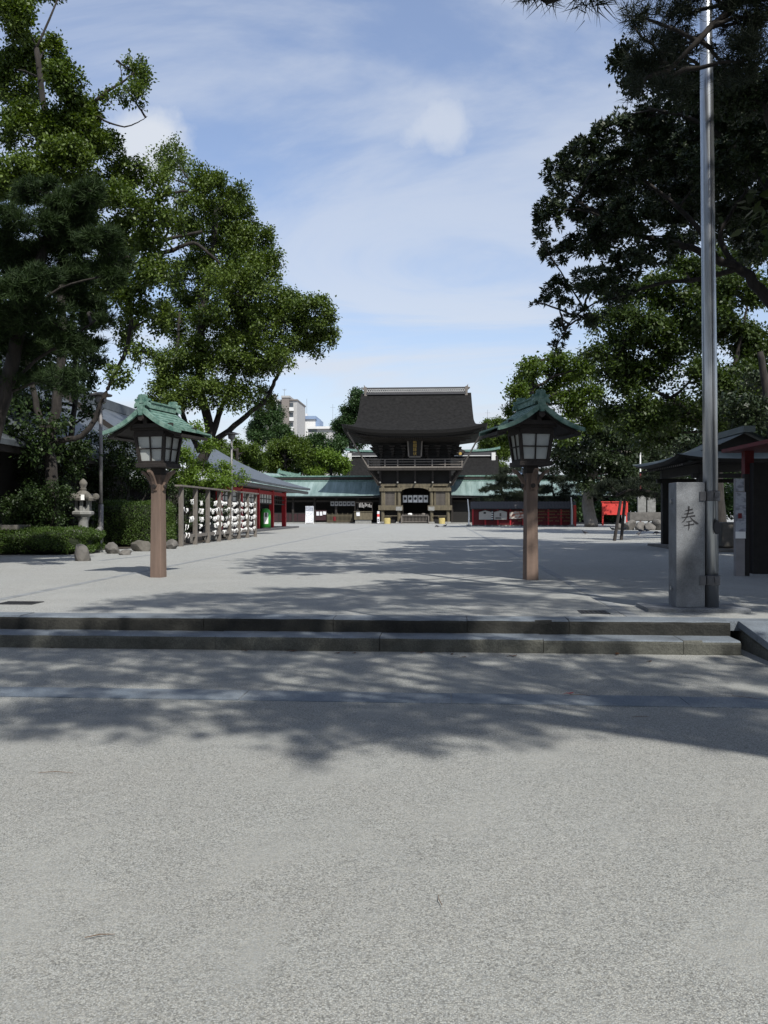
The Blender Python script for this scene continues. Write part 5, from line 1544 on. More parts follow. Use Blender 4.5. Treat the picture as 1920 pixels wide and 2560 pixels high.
# left foreground: dark pine
D0 = 17.5
b0 = P(-60, 1400, D0); b0.z = PZ
T0 = [(60, 555, 85, 46), (175, 520, 80, 48), (225, 478, 45, 34), (30, 640, 90, 52), (150, 610, 100, 58), (255, 600, 60, 44), (60, 720, 110, 55), (190, 700, 100, 58), (275, 680, 48, 44), (110, 800, 115, 55), (235, 790, 62, 48), (20, 820, 70, 50), (80, 890, 120, 46), (190, 870, 75, 42), (30, 960, 80, 40, .8), (150, 950, 80, 34, .7), (320, 640, 36, 30, .5), (100, 480, 70, 35)]
tree('pine_tree', 'dark bushy pine in front of the camphors at the left edge', b0, pts([(-60, 1400), (-30, 1150), (20, 950), (60, 780), (110, 620), (150, 520)], D0), cl(T0, D0, .9, 1, 1.2, 3), needle, 'needle', 900, .17, .22, bark,
     limbs=[(pts([(10, 980), (90, 900), (170, 850), (240, 800)], D0), .04, .02), (pts([(60, 790), (150, 720), (260, 690)], D0), .035, .015)], seed=23, per=24, sub=(9, .38), limb_r=.04)
# more trunks and shade trees in the left garden
for i, (px, d, top, lab, ct) in enumerate(((62, 29, [(62, 1330), (70, 1180), (55, 1060), (25, 960), (20, 800)], 'leaning dark trunked tree at the left edge behind the pine', [(20, 700, 90, 70), (40, 830, 90, 60), (0, 930, 70, 50), (90, 1000, 70, 40, .8), (30, 1180, 60, 50, .8), (20, 1020, 60, 40, .7, -4), (110, 1060, 50, 30, .6, -4), (30, 1100, 60, 36, .6, -4), (95, 1130, 50, 36, .8, -4), (140, 930, 80, 40, .8)]),
                                           (175, 31, [(175, 1330), (168, 1200), (178, 1090), (190, 960), (180, 800)], 'slender tree between the stone lantern and the big roof', [(170, 850, 80, 60), (200, 940, 60, 45, .7), (120, 960, 70, 40, .7), (230, 1040, 30, 28, .6), (110, 1010, 60, 30, .5), (180, 740, 90, 60), (200, 990, 44, 26, .5, -3), (160, 1120, 44, 34, .8, -4), (205, 1140, 36, 34, .8, -4), (230, 900, 50, 36, .7), (150, 1060, 36, 26, .5, -4)]))):
    b = P(px, 1340, d); b.z = PZ
    tree('garden_tree', lab, b, pts(top, d), cl(ct, d, 1, 1, 1.5, i), leaf_shrub, 'broad', 260, .14, .17, bark, seed=30 + i, limb_r=.05)
def shrub(label, lst, d, lm, k, size, seed, base_px, name='shrub', cat='shrub', kind='broad', sub=(9, .4), dj=.4):
    b = P(base_px[0], base_px[1], d); b.z = PZ
    rng = np.random.default_rng(seed); rr = random.Random(seed)
    t = thing(name, label, cat, tuple(b))
    c = cl(lst, d, 1.0, 1, dj, seed)
    V, Fc, SC = foliage(c, kind, k, size, rng, lm, sub=sub)
    o = bpy.data.objects.new('foliage', np_mesh('foliage', V - np.array(b), Fc, lm)); COL.objects.link(o); o.parent = t
    w = Wood()
    for (cc, r, dn) in c:
        cc = Vector(cc) - b
        w.limb([(rr.gauss(0, .15), rr.gauss(0, .1), 0), cc * .5 + Vector((rr.gauss(0, .1), 0, .1)), cc], .035, .012, 5, .01, rr, 3)
    w.m.build('stems', bark, t)
    return t
shrub('tall dark camellia bush behind the clipped hedge', [(250, 1120, 55, 50), (320, 1110, 60, 55), (300, 1180, 75, 55), (360, 1190, 50, 55), (235, 1200, 45, 55), (290, 1250, 70, 45), (400, 1130, 50, 45)], 31.5, leaf_shrub, 420, .08, 41, (300, 1345))
shrub('dark bushes under the garden trees at the far left', [(40, 1180, 70, 60), (110, 1220, 70, 60), (30, 1260, 70, 50), (150, 1270, 60, 50), (90, 1310, 70, 40), (170, 1180, 45, 40), (215, 1290, 40, 45)], 28.5, leaf_shrub, 300, .09, 42, (100, 1345))
shrub('bright green maple sprays over the rack behind the lantern', [(465, 1140, 30, 24), (500, 1170, 40, 25), (470, 1195, 34, 22), (530, 1200, 40, 22), (560, 1175, 26, 22), (445, 1085, 26, 18), (490, 1075, 30, 20), (520, 1115, 24, 20), (560, 1215, 30, 18), (600, 1195, 18, 18, .7), (470, 1215, 34, 18), (442, 1185, 30, 26), (430, 1150, 26, 24), (420, 1200, 22, 20)], 37.6, leaf_bright, 360, .11, 43, (470, 1340), name='maple_tree', cat='tree', dj=1.0)
shrub('leafy dark undergrowth behind the left bays of the fortune rack', [(430, 1290, 30, 50), (455, 1250, 36, 40), (500, 1270, 36, 40), (470, 1310, 40, 30), (540, 1290, 30, 36), (420, 1220, 24, 30)], 36.2, leaf_shrub, 300, .08, 44, (470, 1345))

def hedge(label, x0, x1, y0, y1, h, rnd, n, lm, size, seed, bumpy=.04):
    rng = np.random.default_rng(seed)
    cx, cy = (x0 + x1) / 2, (y0 + y1) / 2
    hx, hy = (x1 - x0) / 2, (y1 - y0) / 2
    t = thing('hedge', label, 'hedge', (cx, cy, PZ))
    q = norm(rng.normal(size=(n, 3)))
    e = rnd                                                   # superellipsoid: larger = boxier
    s = 1 / np.maximum((np.abs(q) ** e).sum(1) ** (1 / e), 1e-6)
    p = q * s[:, None]
    up_ = p[:, 2] > -.85
    p = p[up_]
    lump = 1 + bumpy * (np.sin(p[:, 0] * hx * 7 + 1) * np.sin(p[:, 1] * hy * 6) + np.sin(p[:, 0] * hx * 3.1 + p[:, 2] * 4))
    nrm = norm(np.sign(p) * np.abs(p) ** (e - 1))
    pos = p * np.array([hx, hy, h / 2]) * lump[:, None] + np.array([0, 0, h / 2]) - nrm * rng.random((len(p), 1)) ** 2 * .14
    D = norm(nrm * .7 + rng.normal(size=pos.shape) * .7 + np.array([0, 0, .3]))
    N = norm(nrm * .8 + rng.normal(size=pos.shape) * .6 + np.array([0, 0, .4]))
    L = size * rng.uniform(.7, 1.4, len(pos))
    V, Fc = leaf_quads(pos, D, N, L, L * .5, .05)
    o = bpy.data.objects.new('foliage', np_mesh('foliage', V, Fc, lm)); COL.objects.link(o); o.parent = t
    import bmesh
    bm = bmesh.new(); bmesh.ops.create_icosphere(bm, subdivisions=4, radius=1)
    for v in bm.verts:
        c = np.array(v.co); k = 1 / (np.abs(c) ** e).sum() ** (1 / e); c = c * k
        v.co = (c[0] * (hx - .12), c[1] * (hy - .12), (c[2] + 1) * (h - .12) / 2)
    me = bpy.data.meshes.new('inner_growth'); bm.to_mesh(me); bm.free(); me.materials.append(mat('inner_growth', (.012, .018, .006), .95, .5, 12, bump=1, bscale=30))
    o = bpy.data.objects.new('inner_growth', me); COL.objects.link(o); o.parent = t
shrub('dark rounded bush hiding the foot of the forked trunk', [(60, 1300, 60, 40), (120, 1290, 50, 44), (20, 1270, 50, 40), (140, 1240, 40, 40), (90, 1240, 50, 40)], 25.2, leaf_shrub, 420, .075, 45, (90, 1350))
hedge('clipped box hedge between the lamp post and the sunlit lantern', -12.1, -9.55, 28.2, 30.0, 1.62, 6, 26000, leaf_hedge, .055, 51)
hedge('low spreading clipped hedge along the sand at the left edge', -13.6, -10.15, 22.9, 25.2, .78, 3.2, 26000, leaf_hedge, .055, 52, .07)

struct(MB().add([(-60, 24.0, PZ + .02), (-12.6, 22.6, PZ + .02), (-10.9, 26.3, PZ + .02), (-9.55, 29.5, PZ + .02), (-9.75, 44, PZ + .02), (-60, 44, PZ + .02)], [(0, 1, 2, 3, 4, 5)]).build('garden_bed', soil))

# ---------------------------------------------------------------- trees behind the corridor, left of the gate
def far_tree(label, lst, d, lm, seed, k=40, size=.42, name='camphor_tree', kind='broad', r0=.4, group='trees behind the shrine buildings', dj=2.5, sub=(9, .4), bx=None):
    xs = bx or sum(e[0] for e in lst) / len(lst); ytop = min(e[1] for e in lst)
    b = P(xs, 1310, d); b.z = PZ
    top = P(xs, ytop, d)
    return tree(name, label, b, [b, b.lerp(top, .35) + Vector((.3, 0, 0)), b.lerp(top, .7), top], cl(lst, d, .9, 1, dj, seed), lm, kind, k, size, r0, bark, seed=seed, group=group, limb_r=.16, twigs=0, sub=sub)
far_tree('dense conical evergreen with upswept shoots in front of the apartment block', [(655, 1050, 30, 30), (690, 1045, 22, 34), (640, 1075, 36, 24), (700, 1085, 30, 28), (660, 1095, 44, 24), (720, 1100, 22, 20), (680, 1020, 10, 18), (650, 1015, 10, 16)], 128, leaf_far_dark, 61, 114, .28)
far_tree('bright green camphor crown over the red-column hall roof', [(590, 1130, 40, 30), (560, 1160, 40, 30), (630, 1160, 36, 26), (600, 1185, 40, 20), (640, 1130, 26, 22), (540, 1120, 30, 30)], 104, leaf_far, 62, 133, .28)
far_tree('rounded camphor crown above the left corridor, under the apartment block', [(690, 1125, 40, 24), (735, 1110, 36, 22), (720, 1145, 44, 24), (670, 1155, 36, 22), (760, 1140, 36, 24), (700, 1175, 44, 18)], 112, leaf_far, 63, 133, .28)
far_tree('low dark camphor crown above the middle of the left corridor', [(790, 1105, 36, 24), (770, 1150, 34, 20), (820, 1130, 36, 26), (800, 1165, 40, 20), (840, 1110, 28, 26), (750, 1175, 36, 16)], 116, leaf_far_dark, 64, 133, .28)
far_tree('bright camphor crown beside the left end of the worship hall', [(815, 1140, 30, 16), (845, 1150, 26, 18), (830, 1172, 36, 16), (790, 1180, 30, 12), (858, 1170, 18, 16)], 110, leaf_bright, 65, 133, .28)
far_tree('dark upright ginkgo-like tree rising just left of the gate roof', [(888, 1000, 22, 22), (880, 1030, 28, 22), (868, 1055, 30, 22), (850, 1075, 24, 20), (890, 1065, 30, 26), (860, 1100, 30, 26), (900, 1100, 30, 30), (838, 1062, 8, 10), (896, 985, 14, 12), (905, 1030, 20, 26)], 132, leaf_far_dark, 66, 114, .28, name='ginkgo_tree')
far_tree('green crown behind the right end of the worship hall', [(1215, 1085, 22, 22), (1240, 1110, 26, 26), (1230, 1145, 26, 22), (1260, 1130, 22, 24), (1222, 1060, 14, 12), (1252, 1070, 28, 28), (1278, 1095, 36, 34), (1212, 1115, 26, 28), (1295, 1060, 30, 28), (1240, 1175, 36, 18)], 135, leaf_far, 67, 114, .28)
# ---------------------------------------------------------------- right side trees
far_tree('sunlit spreading camphor behind the shaded lantern', [(1330, 925, 44, 28), (1385, 905, 46, 28), (1300, 985, 32, 26), (1350, 985, 46, 30), (1410, 950, 46, 36), (1290, 1030, 30, 24, .8), (1340, 1050, 40, 30), (1420, 1010, 46, 36), (1470, 980, 40, 36), (1460, 920, 40, 30), (1400, 1075, 48, 34), (1480, 1050, 44, 34), (1270, 1060, 18, 14, .6), (1310, 955, 26, 20), (1250, 1075, 16, 12)], 66, leaf_far, 71, 130, .25, r0=.33, bx=1330)
b = G(1478, 1317.5)
tree('camphor_tree', 'old camphor with a thick pale trunk beside the red notice board', b, [b, P(1470, 1250, b.y), P(1478, 1190, b.y), P(1500, 1120, b.y), P(1520, 1050, b.y)],
     cl([(1450, 1120, 60, 34), (1530, 1100, 70, 40), (1590, 1140, 60, 40), (1500, 1160, 60, 30), (1440, 1170, 46, 30), (1560, 1180, 70, 34), (1620, 1190, 60, 34), (1400, 1140, 46, 30), (1500, 1070, 60, 40), (1600, 1080, 60, 40), (1650, 1150, 60, 40), (1480, 1215, 50, 20, .8), (1560, 1225, 60, 20, .8), (1640, 1235, 60, 22, .8)], b.y - 2, 1, 1, 3, 72), leaf_dark, 'broad', 90, .28, .62, pale_bark, seed=72, limb_r=.2)
D3 = 46
b = P(1800, 1335, D3); b.z = PZ
T3 = [(1600, 790, 75, 52), (1680, 850, 85, 62), (1560, 865, 66, 46), (1500, 880, 44, 36, .8), (1700, 760, 66, 52), (1640, 940, 95, 62), (1560, 950, 66, 50), (1760, 780, 75, 62), (1850, 720, 75, 72), (1890, 630, 55, 50), (1840, 840, 95, 75), (1770, 950, 95, 70), (1880, 970, 80, 75), (1600, 1030, 85, 52), (1700, 1040, 85, 58), (1820, 1060, 90, 55), (1540, 1040, 55, 40), (1640, 1100, 80, 40), (1900, 870, 60, 60), (1880, 550, 60, 46), (1740, 680, 50, 50), (1560, 745, 62, 36), (1650, 715, 66, 40), (1700, 660, 50, 34), (1500, 810, 46, 34, .8), (1800, 650, 60, 44)]
tree('camphor_tree', 'large half-lit camphor behind the flagpole on the right', b, pts([(1800, 1335), (1790, 1180), (1800, 1050), (1780, 900), (1760, 780)], D3), cl(T3, D3, 1, 1, 3, 73), leaf_camphor2, 'broad', 150, .21, .45, bark,
     limbs=[(pts([(1795, 1100), (1700, 1010), (1600, 960), (1530, 900)], D3), .18, .06), (pts([(1795, 1050), (1840, 900), (1870, 760)], D3), .18, .06)], seed=73, limb_r=.12)
b = P(1960, 1340, 38); b.z = PZ
tree('camphor_tree', 'shaded tree over the water pavilion at the right edge', b, pts([(1960, 1340), (1940, 1150), (1920, 1000), (1900, 880)], 38), cl([(1900, 1090, 80, 50), (1820, 1130, 70, 36), (1900, 1150, 70, 34), (1860, 1030, 70, 46), (1760, 1120, 60, 34), (1920, 960, 70, 50), (1700, 1130, 50, 26, .7)], 38, 1, 1, 2, 74), leaf_dark, 'broad', 170, .18, .35, bark, seed=74, limb_r=.1)
# near dark evergreen with leaf rosettes; its trunk stands outside the picture
DR = 20.0
b = Vector((11.2, 20.5, PZ))
TR = [(1400, 425, 50, 42), (1370, 535, 42, 52), (1455, 385, 60, 44), (1540, 330, 70, 48), (1620, 290, 70, 52), (1450, 490, 80, 65), (1550, 430, 85, 65), (1650, 390, 85, 66), (1395, 635, 46, 40), (1480, 605, 75, 50), (1580, 540, 85, 60), (1680, 510, 85, 70), (1392, 735, 46, 46, .8), (1475, 705, 75, 44, .9), (1560, 660, 66, 42), (1640, 630, 55, 40, .9), (1405, 815, 34, 34, .4), (1470, 790, 46, 32, .5), (1390, 868, 22, 18, .4), (1780, 430, 90, 75), (1880, 380, 85, 80), (1860, 520, 75, 55), (1780, 300, 85, 65), (1880, 240, 95, 85), (1700, 600, 55, 40, .8), (1350, 600, 22, 30, .5), (1345, 760, 16, 16, .4), (1950, 300, 90, 90), (1960, 480, 80, 80), (1700, 230, 70, 50), (1540, 740, 50, 28, .6), (1620, 470, 110, 80, .8, 3.5), (1720, 380, 110, 90, .8, 3.5), (1830, 330, 110, 100, .8, 3.5), (1520, 560, 90, 70, .7, 3.5), (1830, 470, 110, 80, .8, 3.5), (1890, 600, 70, 60, .7, 3.5), (1620, 340, 90, 60, .7, 3.5), (1500, 440, 80, 60, .7, 3.5)]
tree('evergreen_tree', 'dark evergreen with rosettes of leaves hanging over the right of the plaza', b, [b, P(1990, 1000, DR), P(1965, 800, DR), P(1960, 650, DR), P(1950, 450, DR), P(1920, 250, DR)], cl(TR, DR, .95, 1, 2.0, 75), leaf_dark, 'rosette', 900, .118, .26, bark,
     limbs=[(pts([(1965, 800), (1900, 720), (1850, 672), (1790, 650), (1730, 615), (1640, 600), (1540, 560), (1440, 500)], DR), .16, .035), (pts([(1850, 672), (1800, 600), (1830, 530), (1870, 470)], DR), .08, .03), (pts([(1790, 650), (1740, 560), (1650, 480), (1540, 400)], DR), .09, .025), (pts([(1730, 700), (1640, 712), (1560, 740), (1480, 760), (1410, 820)], DR), .06, .012), (pts([(1850, 672), (1780, 690), (1730, 700)], DR), .07, .06), (pts([(1940, 500), (1850, 380), (1740, 300), (1620, 270)], DR), .1, .03)],
     seed=75, per=8, sub=(16, .27), limb_r=.03, twigs=9)
# garden pines in front of the right corridor
def small_pine(px, d, pads, label, seed, lean=0):
    b = P(px, 1316, d); b.z = PZ
    top = P(px + lean, min(q[1] for q in pads) + 8, d)
    tree('garden_pine', label, b, [b, b.lerp(top, .4) + Vector((.25, 0, 0)), b.lerp(top, .75) + Vector((-.2, 0, 0)), top], cl(pads, d, 1.2, 1, .8, seed), needle_dark, 'needle', 260, .28, .16, bark, seed=seed, group='garden pines in front of the right corridor', per=16, limb_r=.05, twigs=2, sub=(8, .45))
small_pine(1258, 79, [(1245, 1195, 34, 12), (1275, 1178, 34, 12), (1230, 1222, 30, 12), (1285, 1205, 40, 14), (1255, 1215, 34, 12), (1212, 1228, 14, 10), (1290, 1235, 36, 12), (1250, 1238, 36, 10), (1225, 1252, 36, 8)], 'layered garden pine nearest the gate, over the votive rack', 81)
small_pine(1312, 80, [(1310, 1170, 30, 13), (1335, 1190, 34, 13), (1300, 1215, 34, 12), (1340, 1225, 36, 12), (1300, 1245, 40, 10), (1350, 1250, 30, 10)], 'layered garden pine directly behind the shaded lantern post', 82)
small_pine(1385, 78, [(1375, 1180, 34, 14), (1400, 1200, 40, 14), (1370, 1225, 34, 13), (1425, 1222, 40, 16), (1400, 1245, 44, 12), (1440, 1195, 34, 14)], 'layered garden pine left of the thick pale trunk', 83)
dp = 37.0
b = P(1700, 1336, dp + 1); b.z = PZ
tree('garden_pine', 'low pine with a long limb resting on two wooden props', b, pts([(1700, 1336), (1690, 1270), (1640, 1235), (1580, 1226), (1540, 1240)], dp), cl([(1560, 1230, 40, 14), (1520, 1215, 36, 13), (1600, 1210, 46, 15), (1640, 1190, 46, 15), (1500, 1238, 28, 10, .8), (1680, 1200, 46, 16), (1610, 1240, 40, 9, .7), (1660, 1245, 30, 10, .7)], dp, 1.1, 1, 1.0, 84), needle_dark, 'needle', 800, .19, .15, bark, seed=84, per=18, limb_r=.04)
# backdrop wood closing the right side under the crowns
far_tree('dark shrubby trees beyond the monument on the right', [(1580, 1240, 50, 34), (1650, 1230, 50, 40), (1720, 1240, 60, 40), (1800, 1230, 60, 40), (1880, 1240, 60, 40), (1540, 1270, 50, 22), (1700, 1275, 60, 22), (1620, 1275, 60, 20), (1800, 1275, 60, 22), (1890, 1280, 60, 24), (1460, 1275, 40, 20), (1620, 1180, 50, 36)], 92, leaf_far_dark, 91, 60, .36, name='shade_tree')
far_tree('tall dark camphors closing the view behind the pavilion', [(1560, 1130, 50, 40), (1650, 1120, 50, 44), (1740, 1110, 60, 46), (1830, 1120, 60, 46), (1910, 1120, 60, 46), (1600, 1060, 50, 44), (1700, 1050, 60, 44), (1800, 1030, 60, 50), (1890, 1020, 60, 50), (1760, 1180, 60, 40), (1860, 1180, 60, 40)], 84, leaf_far_dark, 92, 50, .38)

# ---------------------------------------------------------------- tall pines whose boughs hang over the steps; they shade the plaza
SH = Vector((S.x / S.z, S.y / S.z))                           # how far a shadow's caster lies towards the sun per metre of height
def bough(px, py, z0, h, r, dn=1.0, flat=.45):
    g_ = G(px * 1.1573, py * 1.1573, z0)
    return ((g_.x + SH.x * h, g_.y + SH.y * h, z0 + h), (r, r, r * flat), dn)
near_b = [bough(*a) for a in (
    # over the foreground sand and the steps
    (60, 1470, 0, 9.0, .9, .8), (150, 1545, 0, 8.6, .75, .8), (240, 1550, 0, 9.2, .7, .7), (30, 1545, 0, 9, .7, .8), (260, 1465, 0, 9.6, .8, .8), (430, 1440, 0, 9.4, .8, .8), (520, 1480, 0, 9.0, .75, .9), (560, 1550, 0, 8.6, .8, .9), (680, 1560, 0, 8.8, .85, 1.0), (650, 1440, 0, 9.6, .8, .8),
    (740, 1490, 0, 9.2, .7, .8), (860, 1440, 0, 9.6, .9, .8), (800, 1550, 0, 8.8, .8, .8), (960, 1480, 0, 9.2, .8, .8), (960, 1560, 0, 8.7, .75, .8), (1080, 1450, 0, 9.5, .9, .9), (1110, 1530, 0, 9.0, .7, .6), (1250, 1450, 0, 9.4, .9, .9), (1330, 1530, 0, 9.0, .8, .9), (1450, 1490, 0, 9.2, .9, .9), (1500, 1560, 0, 8.8, .9, .9), (1600, 1540, 0, 9.0, .9, 1), (1600, 1450, 0, 9.5, .9, .9), (1400, 1430, 0, 9.6, .8, .9), (690, 1625, 0, 8.4, .4, .6), (1640, 1590, 0, 8.6, .6, .9),
    (40, 1380, .15, 9.8, .9, 1), (180, 1380, .15, 9.8, .9, 1), (330, 1380, .15, 9.8, .9, 1), (480, 1375, .15, 9.8, .9, 1), (620, 1375, .15, 9.8, .9, 1), (760, 1370, .15, 9.8, .9, 1), (900, 1370, .15, 9.8, .8, .9), (1040, 1375, .15, 9.8, .8, .9), (1200, 1370, .15, 9.8, .8, .7), (-90, 1380, .15, 9.8, .9, 1))]
mid_b = [bough(*a) for a in (
    # over the plaza just beyond the steps
    (330, 1308, .3, 11, .9, .9), (430, 1292, .3, 11, .9, .9), (540, 1290, .3, 11, .9, 1), (520, 1318, .3, 10.6, .8, .9), (650, 1300, .3, 11, 1.0, 1), (640, 1278, .3, 11.4, .9, .9), (760, 1285, .3, 11.2, 1.0, 1), (770, 1312, .3, 10.8, .8, .9), (880, 1275, .3, 11.4, 1.0, 1), (890, 1305, .3, 11, .9, .8), (1000, 1272, .3, 11.4, .9, .8), (1010, 1300, .3, 11, .9, .8), (1120, 1290, .3, 11.2, 1.0, .9), (1110, 1318, .3, 10.8, .7, .6), (1240, 1275, .3, 11.4, 1.0, .9), (1260, 1310, .3, 11, .9, .8), (1370, 1270, .3, 11.4, 1.1, 1), (1390, 1300, .3, 11, 1, 1), (1500, 1270, .3, 11.4, 1.1, 1), (1600, 1270, .3, 11.4, 1.1, 1), (1540, 1310, .3, 11, 1, 1), (230, 1318, .3, 10.6, .5, .7),
    # the long shade across the middle of the plaza
    (640, 1194, .3, 13.5, .9, .7), (720, 1196, .3, 13.5, 1.2, 1), (800, 1192, .3, 13.5, 1.0, .9), (860, 1200, .3, 13.3, 1.0, .9), (1150, 1180, .3, 13, 1.3, .9), (1230, 1200, .3, 12.6, 1.2, .9), (1180, 1215, .3, 12.6, 1.2, 1), (1150, 1245, .3, 12, .9, 1), (1160, 1255, .3, 11, .8, 1), (1200, 1245, .3, 12, 1.1, .9), (1300, 1240, .3, 12, 1.1, .9), (1440, 1310, .3, 10.6, .8, 1), (1480, 1300, .3, 10.6, .8, 1), (1420, 1260, .3, 11.6, 1.1, .9))]
def bough_at(x, y, z, h, r, dn=1.0, flat=.4):
    return ((x + SH.x * h, y + SH.y * h, z + h), (r, r, r * flat), dn)
# shade on the right-hand lantern and on the lower part of the granite post
mid_b += [bough_at(1.6, 15.2, 3.2, 9.4, 1.0), bough_at(2.2, 15.6, 3.0, 10.2, .9), bough_at(1.1, 15.0, 3.0, 9.8, .8), bough_at(1.68, 15.2, 1.9, 10.2, .7), bough_at(1.68, 15.2, 2.5, 9.4, .8), bough_at(1.9, 15.2, .6, 11.0, .5, .8),
          bough_at(3.3, 10.5, .45, 9.6, .6), bough_at(3.0, 10.3, .3, 10.2, .5)]
bp = Vector((6.9, -1.6, 0)); topz = 10.2
def low_z(p): return min(c[0][2] for c in p)
def boughs_to(base_pts, cls, n=9, seed=1):
    """long limbs from the trunk reaching out through the boughs"""
    rr = random.Random(seed); out = []
    cs = sorted(cls, key=lambda c: math.atan2(c[0][1] - base_pts[-1].y, c[0][0] - base_pts[-1].x))
    for i in range(0, len(cs), max(1, len(cs) // n)):
        g_ = cs[i:i + max(1, len(cs) // n)]
        far = max(g_, key=lambda c: (Vector(c[0]) - base_pts[-1]).length)
        a = base_pts[-1].lerp(base_pts[-2], rr.uniform(.0, .5)); e = Vector(far[0])
        out.append(([a, a.lerp(e, .35) + Vector((0, 0, .5)), a.lerp(e, .7) + Vector((0, 0, .3)), e], .055, .02))
    return out
hang = [((P(1340, -30, 6.6)), (.18, .18, .10), 1.3), ((P(1468, -22, 6.3)), (.22, .18, .12), 1.5), ((P(1400, -90, 6.5)), (.35, .3, .12), 1.0)]
hang = [(tuple(a), b_, c) for a, b_, c in hang]
tb = [bp, bp + Vector((-.2, .1, 3)), bp + Vector((-.6, .3, 6.5)), bp + Vector((-.9, .4, 9.6))]
tree('pine_tree', 'tall pine beside the steps whose needles hang into the top of the view', bp, tb, near_b + hang, needle_dark, 'needle', 600, .17, .26, bark, limbs=boughs_to(tb, near_b) + [([tb[2], Vector((3.6, 3.0, 6.6)), P(1400, -90, 6.5), P(1468, -22, 6.3)], .06, .012)], seed=95, nw=.055, per=26, sub=(9, .45), twigs=2, auto=True, limb_r=.03)
bp = Vector((9.6, 7.2, PZ))
tb = [bp, bp + Vector((-.2, .1, 4)), bp + Vector((-.6, .2, 8.5)), bp + Vector((-.9, .3, 13.0))]
D9 = 9.0
fr = cl([(1640, 150, 70, 48), (1690, 60, 60, 48), (1850, 60, 80, 62), (1880, 150, 80, 72), (1820, 190, 40, 40, .5), (1700, 120, 40, 40, .6), (1600, 40, 48, 32), (1680, 225, 52, 36, .8), (1590, 70, 36, 24, .6), (1960, 60, 90, 80), (1750, -40, 120, 60), (1900, -40, 100, 60), (1600, 225, 40, 14, .35)], D9, .9, 1, .6, 96)
tree('pine_tree', 'dark pine reaching in front of the flagpole at the top right corner', bp, tb, mid_b + fr, needle_dark, 'needle', 680, .17, .28, bark,
     limbs=boughs_to(tb, mid_b, 9, 2) + [([tb[1] + Vector((0, 0, 2.5)), P(1960, -20, 8.8), P(1829, 22, 8.8), P(1742, 104, 8.8), P(1660, 190, 8.9)], .07, .02)], seed=96, nw=.055, per=26, sub=(9, .42), twigs=2, limb_r=.03)
# small-leaved branch poking out at the upper right
b = Vector((8.2, 11.5, PZ))
tree('evergreen_tree', 'small-leaved evergreen branch left of the flagpole top', b, [b, P(2040, 900, 12.5), P(1990, 500, 12.5), P(1900, 250, 12.5), P(1760, 170, 12.5)], cl([(1560, 145, 36, 38, .9), (1610, 180, 55, 44), (1570, 190, 30, 26, .7), (1680, 150, 60, 50), (1760, 210, 70, 50), (1860, 260, 80, 60)], 12.5, .9, 1, .4, 97), leaf_dark, 'broad', 1600, .065, .16, bark, seed=97, limb_r=.025, twigs=4)

# unseen trees added to block sky light and shade the plaza's right side
def shade_grove(label, x, y, h, rad, seed, lm, n=22, k=24, size=.34, extra=()):
    rr = random.Random(seed); c = []
    for i in range(n):
        a = rr.uniform(0, 6.28); q = rad * math.sqrt(rr.random())
        c.append(((x + q * math.cos(a), y + q * math.sin(a), h * rr.uniform(.62, 1.0) - q * .25), (rad * .38, rad * .38, rad * .26), 1.0))
    c += list(extra)
    b = Vector((x, y, PZ if y > YS else 0))
    tree('camphor_tree', label, b, [b, (x + .3, y, h * .3), (x - .2, y + .2, h * .6), (x, y, h * .9)], c, lm, 'broad', k, size, .34, bark, seed=seed, limb_r=.1, twigs=0, group='unseen trees added for shade')
shade_canopy = []  # leaf clumps added overhead, out of view, to deepen the plaza shade
rr = random.Random(77)
for i in range(6):
    for j in range(5):
        x_, y_ = 2.6 + 1.45 * i + rr.uniform(-.5, .5), 7.9 + 1.45 * j + rr.uniform(-.5, .5)
        if (j >= 4 and i < 2) or rr.random() < .06: continue
        shade_canopy.append(((x_, y_, 12.6 + .12 * j + rr.uniform(-.4, .6)), (1.15, 1.15, .62), 1.0))
shade_grove('camphor added just outside the right edge to shade the flagpole side of the plaza', 10.8, 9.4, 12.5, 4.6, 101, leaf_camphor2, 24, 45, .26, shade_canopy)
shade_grove('camphor added outside the right edge beside the water pavilion to darken that side', 12.6, 17.0, 13, 4.6, 107, leaf_camphor2, 20, 34)
shade_grove('camphor added behind the viewer on the left to block sky light', -6.5, -4.5, 12.5, 6.0, 102, leaf_camphor2)
shade_grove('camphor added to the left of the viewer, out of view, to block sky light', -14, 5.0, 13.5, 5.6, 103, leaf_camphor2)
shade_grove('camphor added behind the viewer in the middle to block sky light', 2.5, -13, 11.5, 5.4, 104, leaf_camphor2)
shade_grove('camphor added behind the viewer on the right to block sky light', 12, -11.0, 12.5, 5.6, 105, leaf_camphor2)
shade_grove('camphor added right of the viewer, beyond the ramp, to block sky light', 12.6, -1.5, 12.5, 4.8, 106, leaf_camphor2)

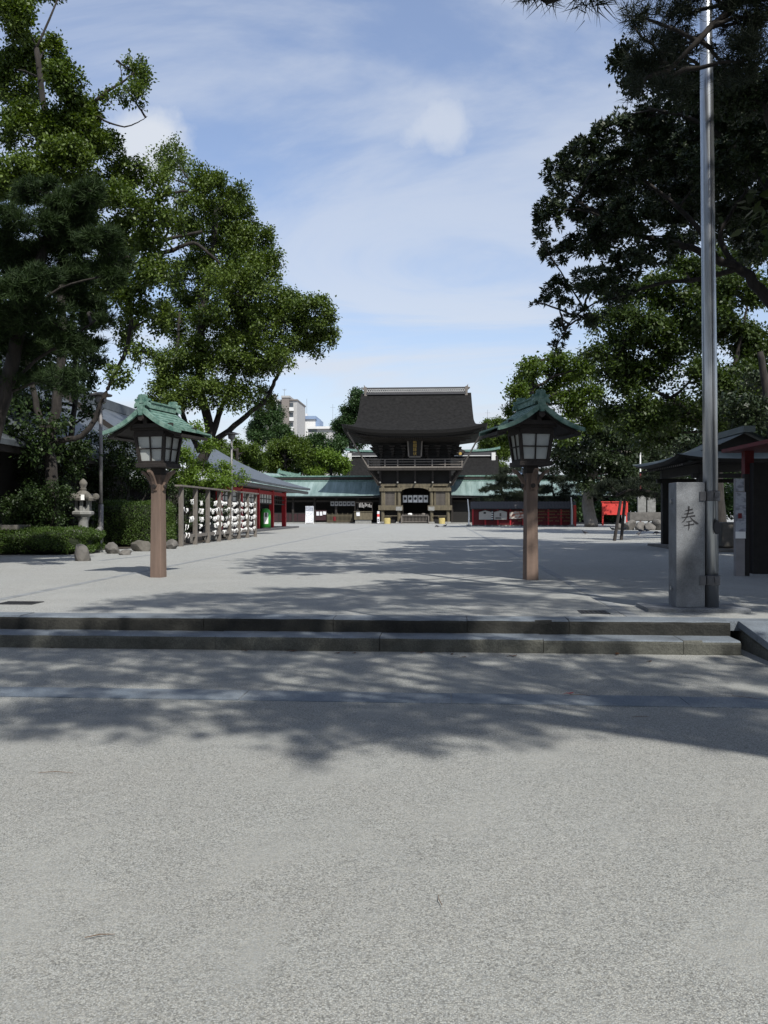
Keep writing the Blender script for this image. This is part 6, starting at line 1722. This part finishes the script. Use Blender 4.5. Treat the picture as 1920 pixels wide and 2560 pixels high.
# unseen high crowns added to block sky light; then a tree behind the evergreen
up_c = []
rr = random.Random(78)
for i in range(4):
    for j in range(6):
        x_, y_ = 7.6 + 1.8 * i + rr.uniform(-.6, .6), 11.5 + 2.0 * j + rr.uniform(-.6, .6)
        up_c.append(((x_, y_, max(14.2, 3.0 + .66 * y_) + rr.uniform(-.2, 1.2)), (1.5, 1.5, .8), 1.0))
shade_grove('tall camphor added over the right side of the plaza, its crown out of view, to block sky light', 14.0, 21.0, 15, 3.4, 108, leaf_camphor2, 8, 30, .30, up_c)
b = P(2060, 1340, 27); b.z = PZ
tree('evergreen_tree', 'dense dark evergreen close behind the rosette-leaved tree at the right edge', b, pts([(2060, 1340), (2020, 900), (1960, 600), (1900, 400)], 27), cl([(1600, 450, 110, 85, .8), (1740, 380, 120, 110), (1870, 440, 90, 120), (1550, 590, 85, 55, .7), (1700, 540, 110, 75, .8), (1820, 560, 90, 60), (1880, 270, 90, 90), (1640, 330, 90, 60, .8), (1760, 260, 90, 70), (1900, 620, 50, 50)], 27, .8, 1, 1.5, 79), leaf_dark, 'broad', 150, .15, .3, bark, seed=79, limb_r=.05)

# ---------------------------------------------------------------- loose grains lying on the sand near the viewer
def pebbles(n, y0, y1, z, smin, smax, seed):
    rng = np.random.default_rng(seed)
    y = y0 * (y1 / y0) ** rng.random(n)                       # denser towards the viewer
    x = (rng.random(n) - .5) * 1.12 * y - y * .07
    gate_ = np.sin(x * 2.3 + 1.3 * np.sin(y * 1.7)) + np.sin(y * 2.9 + x) + rng.normal(size=n) * .9
    keep = gate_ > -.9
    x, y = x[keep], y[keep]; n = len(x)
    s = rng.uniform(smin, smax, n) * rng.uniform(.6, 1.0, n)
    a = rng.uniform(0, 6.28, n)[:, None] + np.array([0, 1.4, 2.9, 4.6])[None, :] + rng.normal(size=(n, 4)) * .2
    r = s[:, None] * rng.uniform(.7, 1.1, (n, 4)) * .5
    V = np.empty((n, 5, 3))
    V[:, :4, 0] = x[:, None] + r * np.cos(a); V[:, :4, 1] = y[:, None] + r * np.sin(a); V[:, :4, 2] = z - .0005
    V[:, 4, 0] = x + rng.normal(size=n) * s * .12; V[:, 4, 1] = y + rng.normal(size=n) * s * .12; V[:, 4, 2] = z + s * rng.uniform(.3, .6, n)
    b = np.arange(n)[:, None] * 5
    Fc = np.concatenate([b + np.array([[i, (i + 1) % 4, 4]]) for i in range(4)], 1).reshape(-1, 3)
    return V.reshape(-1, 3), Fc
grain_m = leaf_mat('loose_grain', (.10, .10, .098), (.36, .365, .355), 0.0, .9)
V, Fc = pebbles(34000, 2.2, 9.0, 0.0, .004, .0085, 5)
o = bpy.data.objects.new('loose_gravel', np_mesh('loose_gravel', V, Fc, grain_m)); COL.objects.link(o)
tag(o, 'loose pale and dark grains scattered over the foreground sand', 'gravel', kind='stuff')
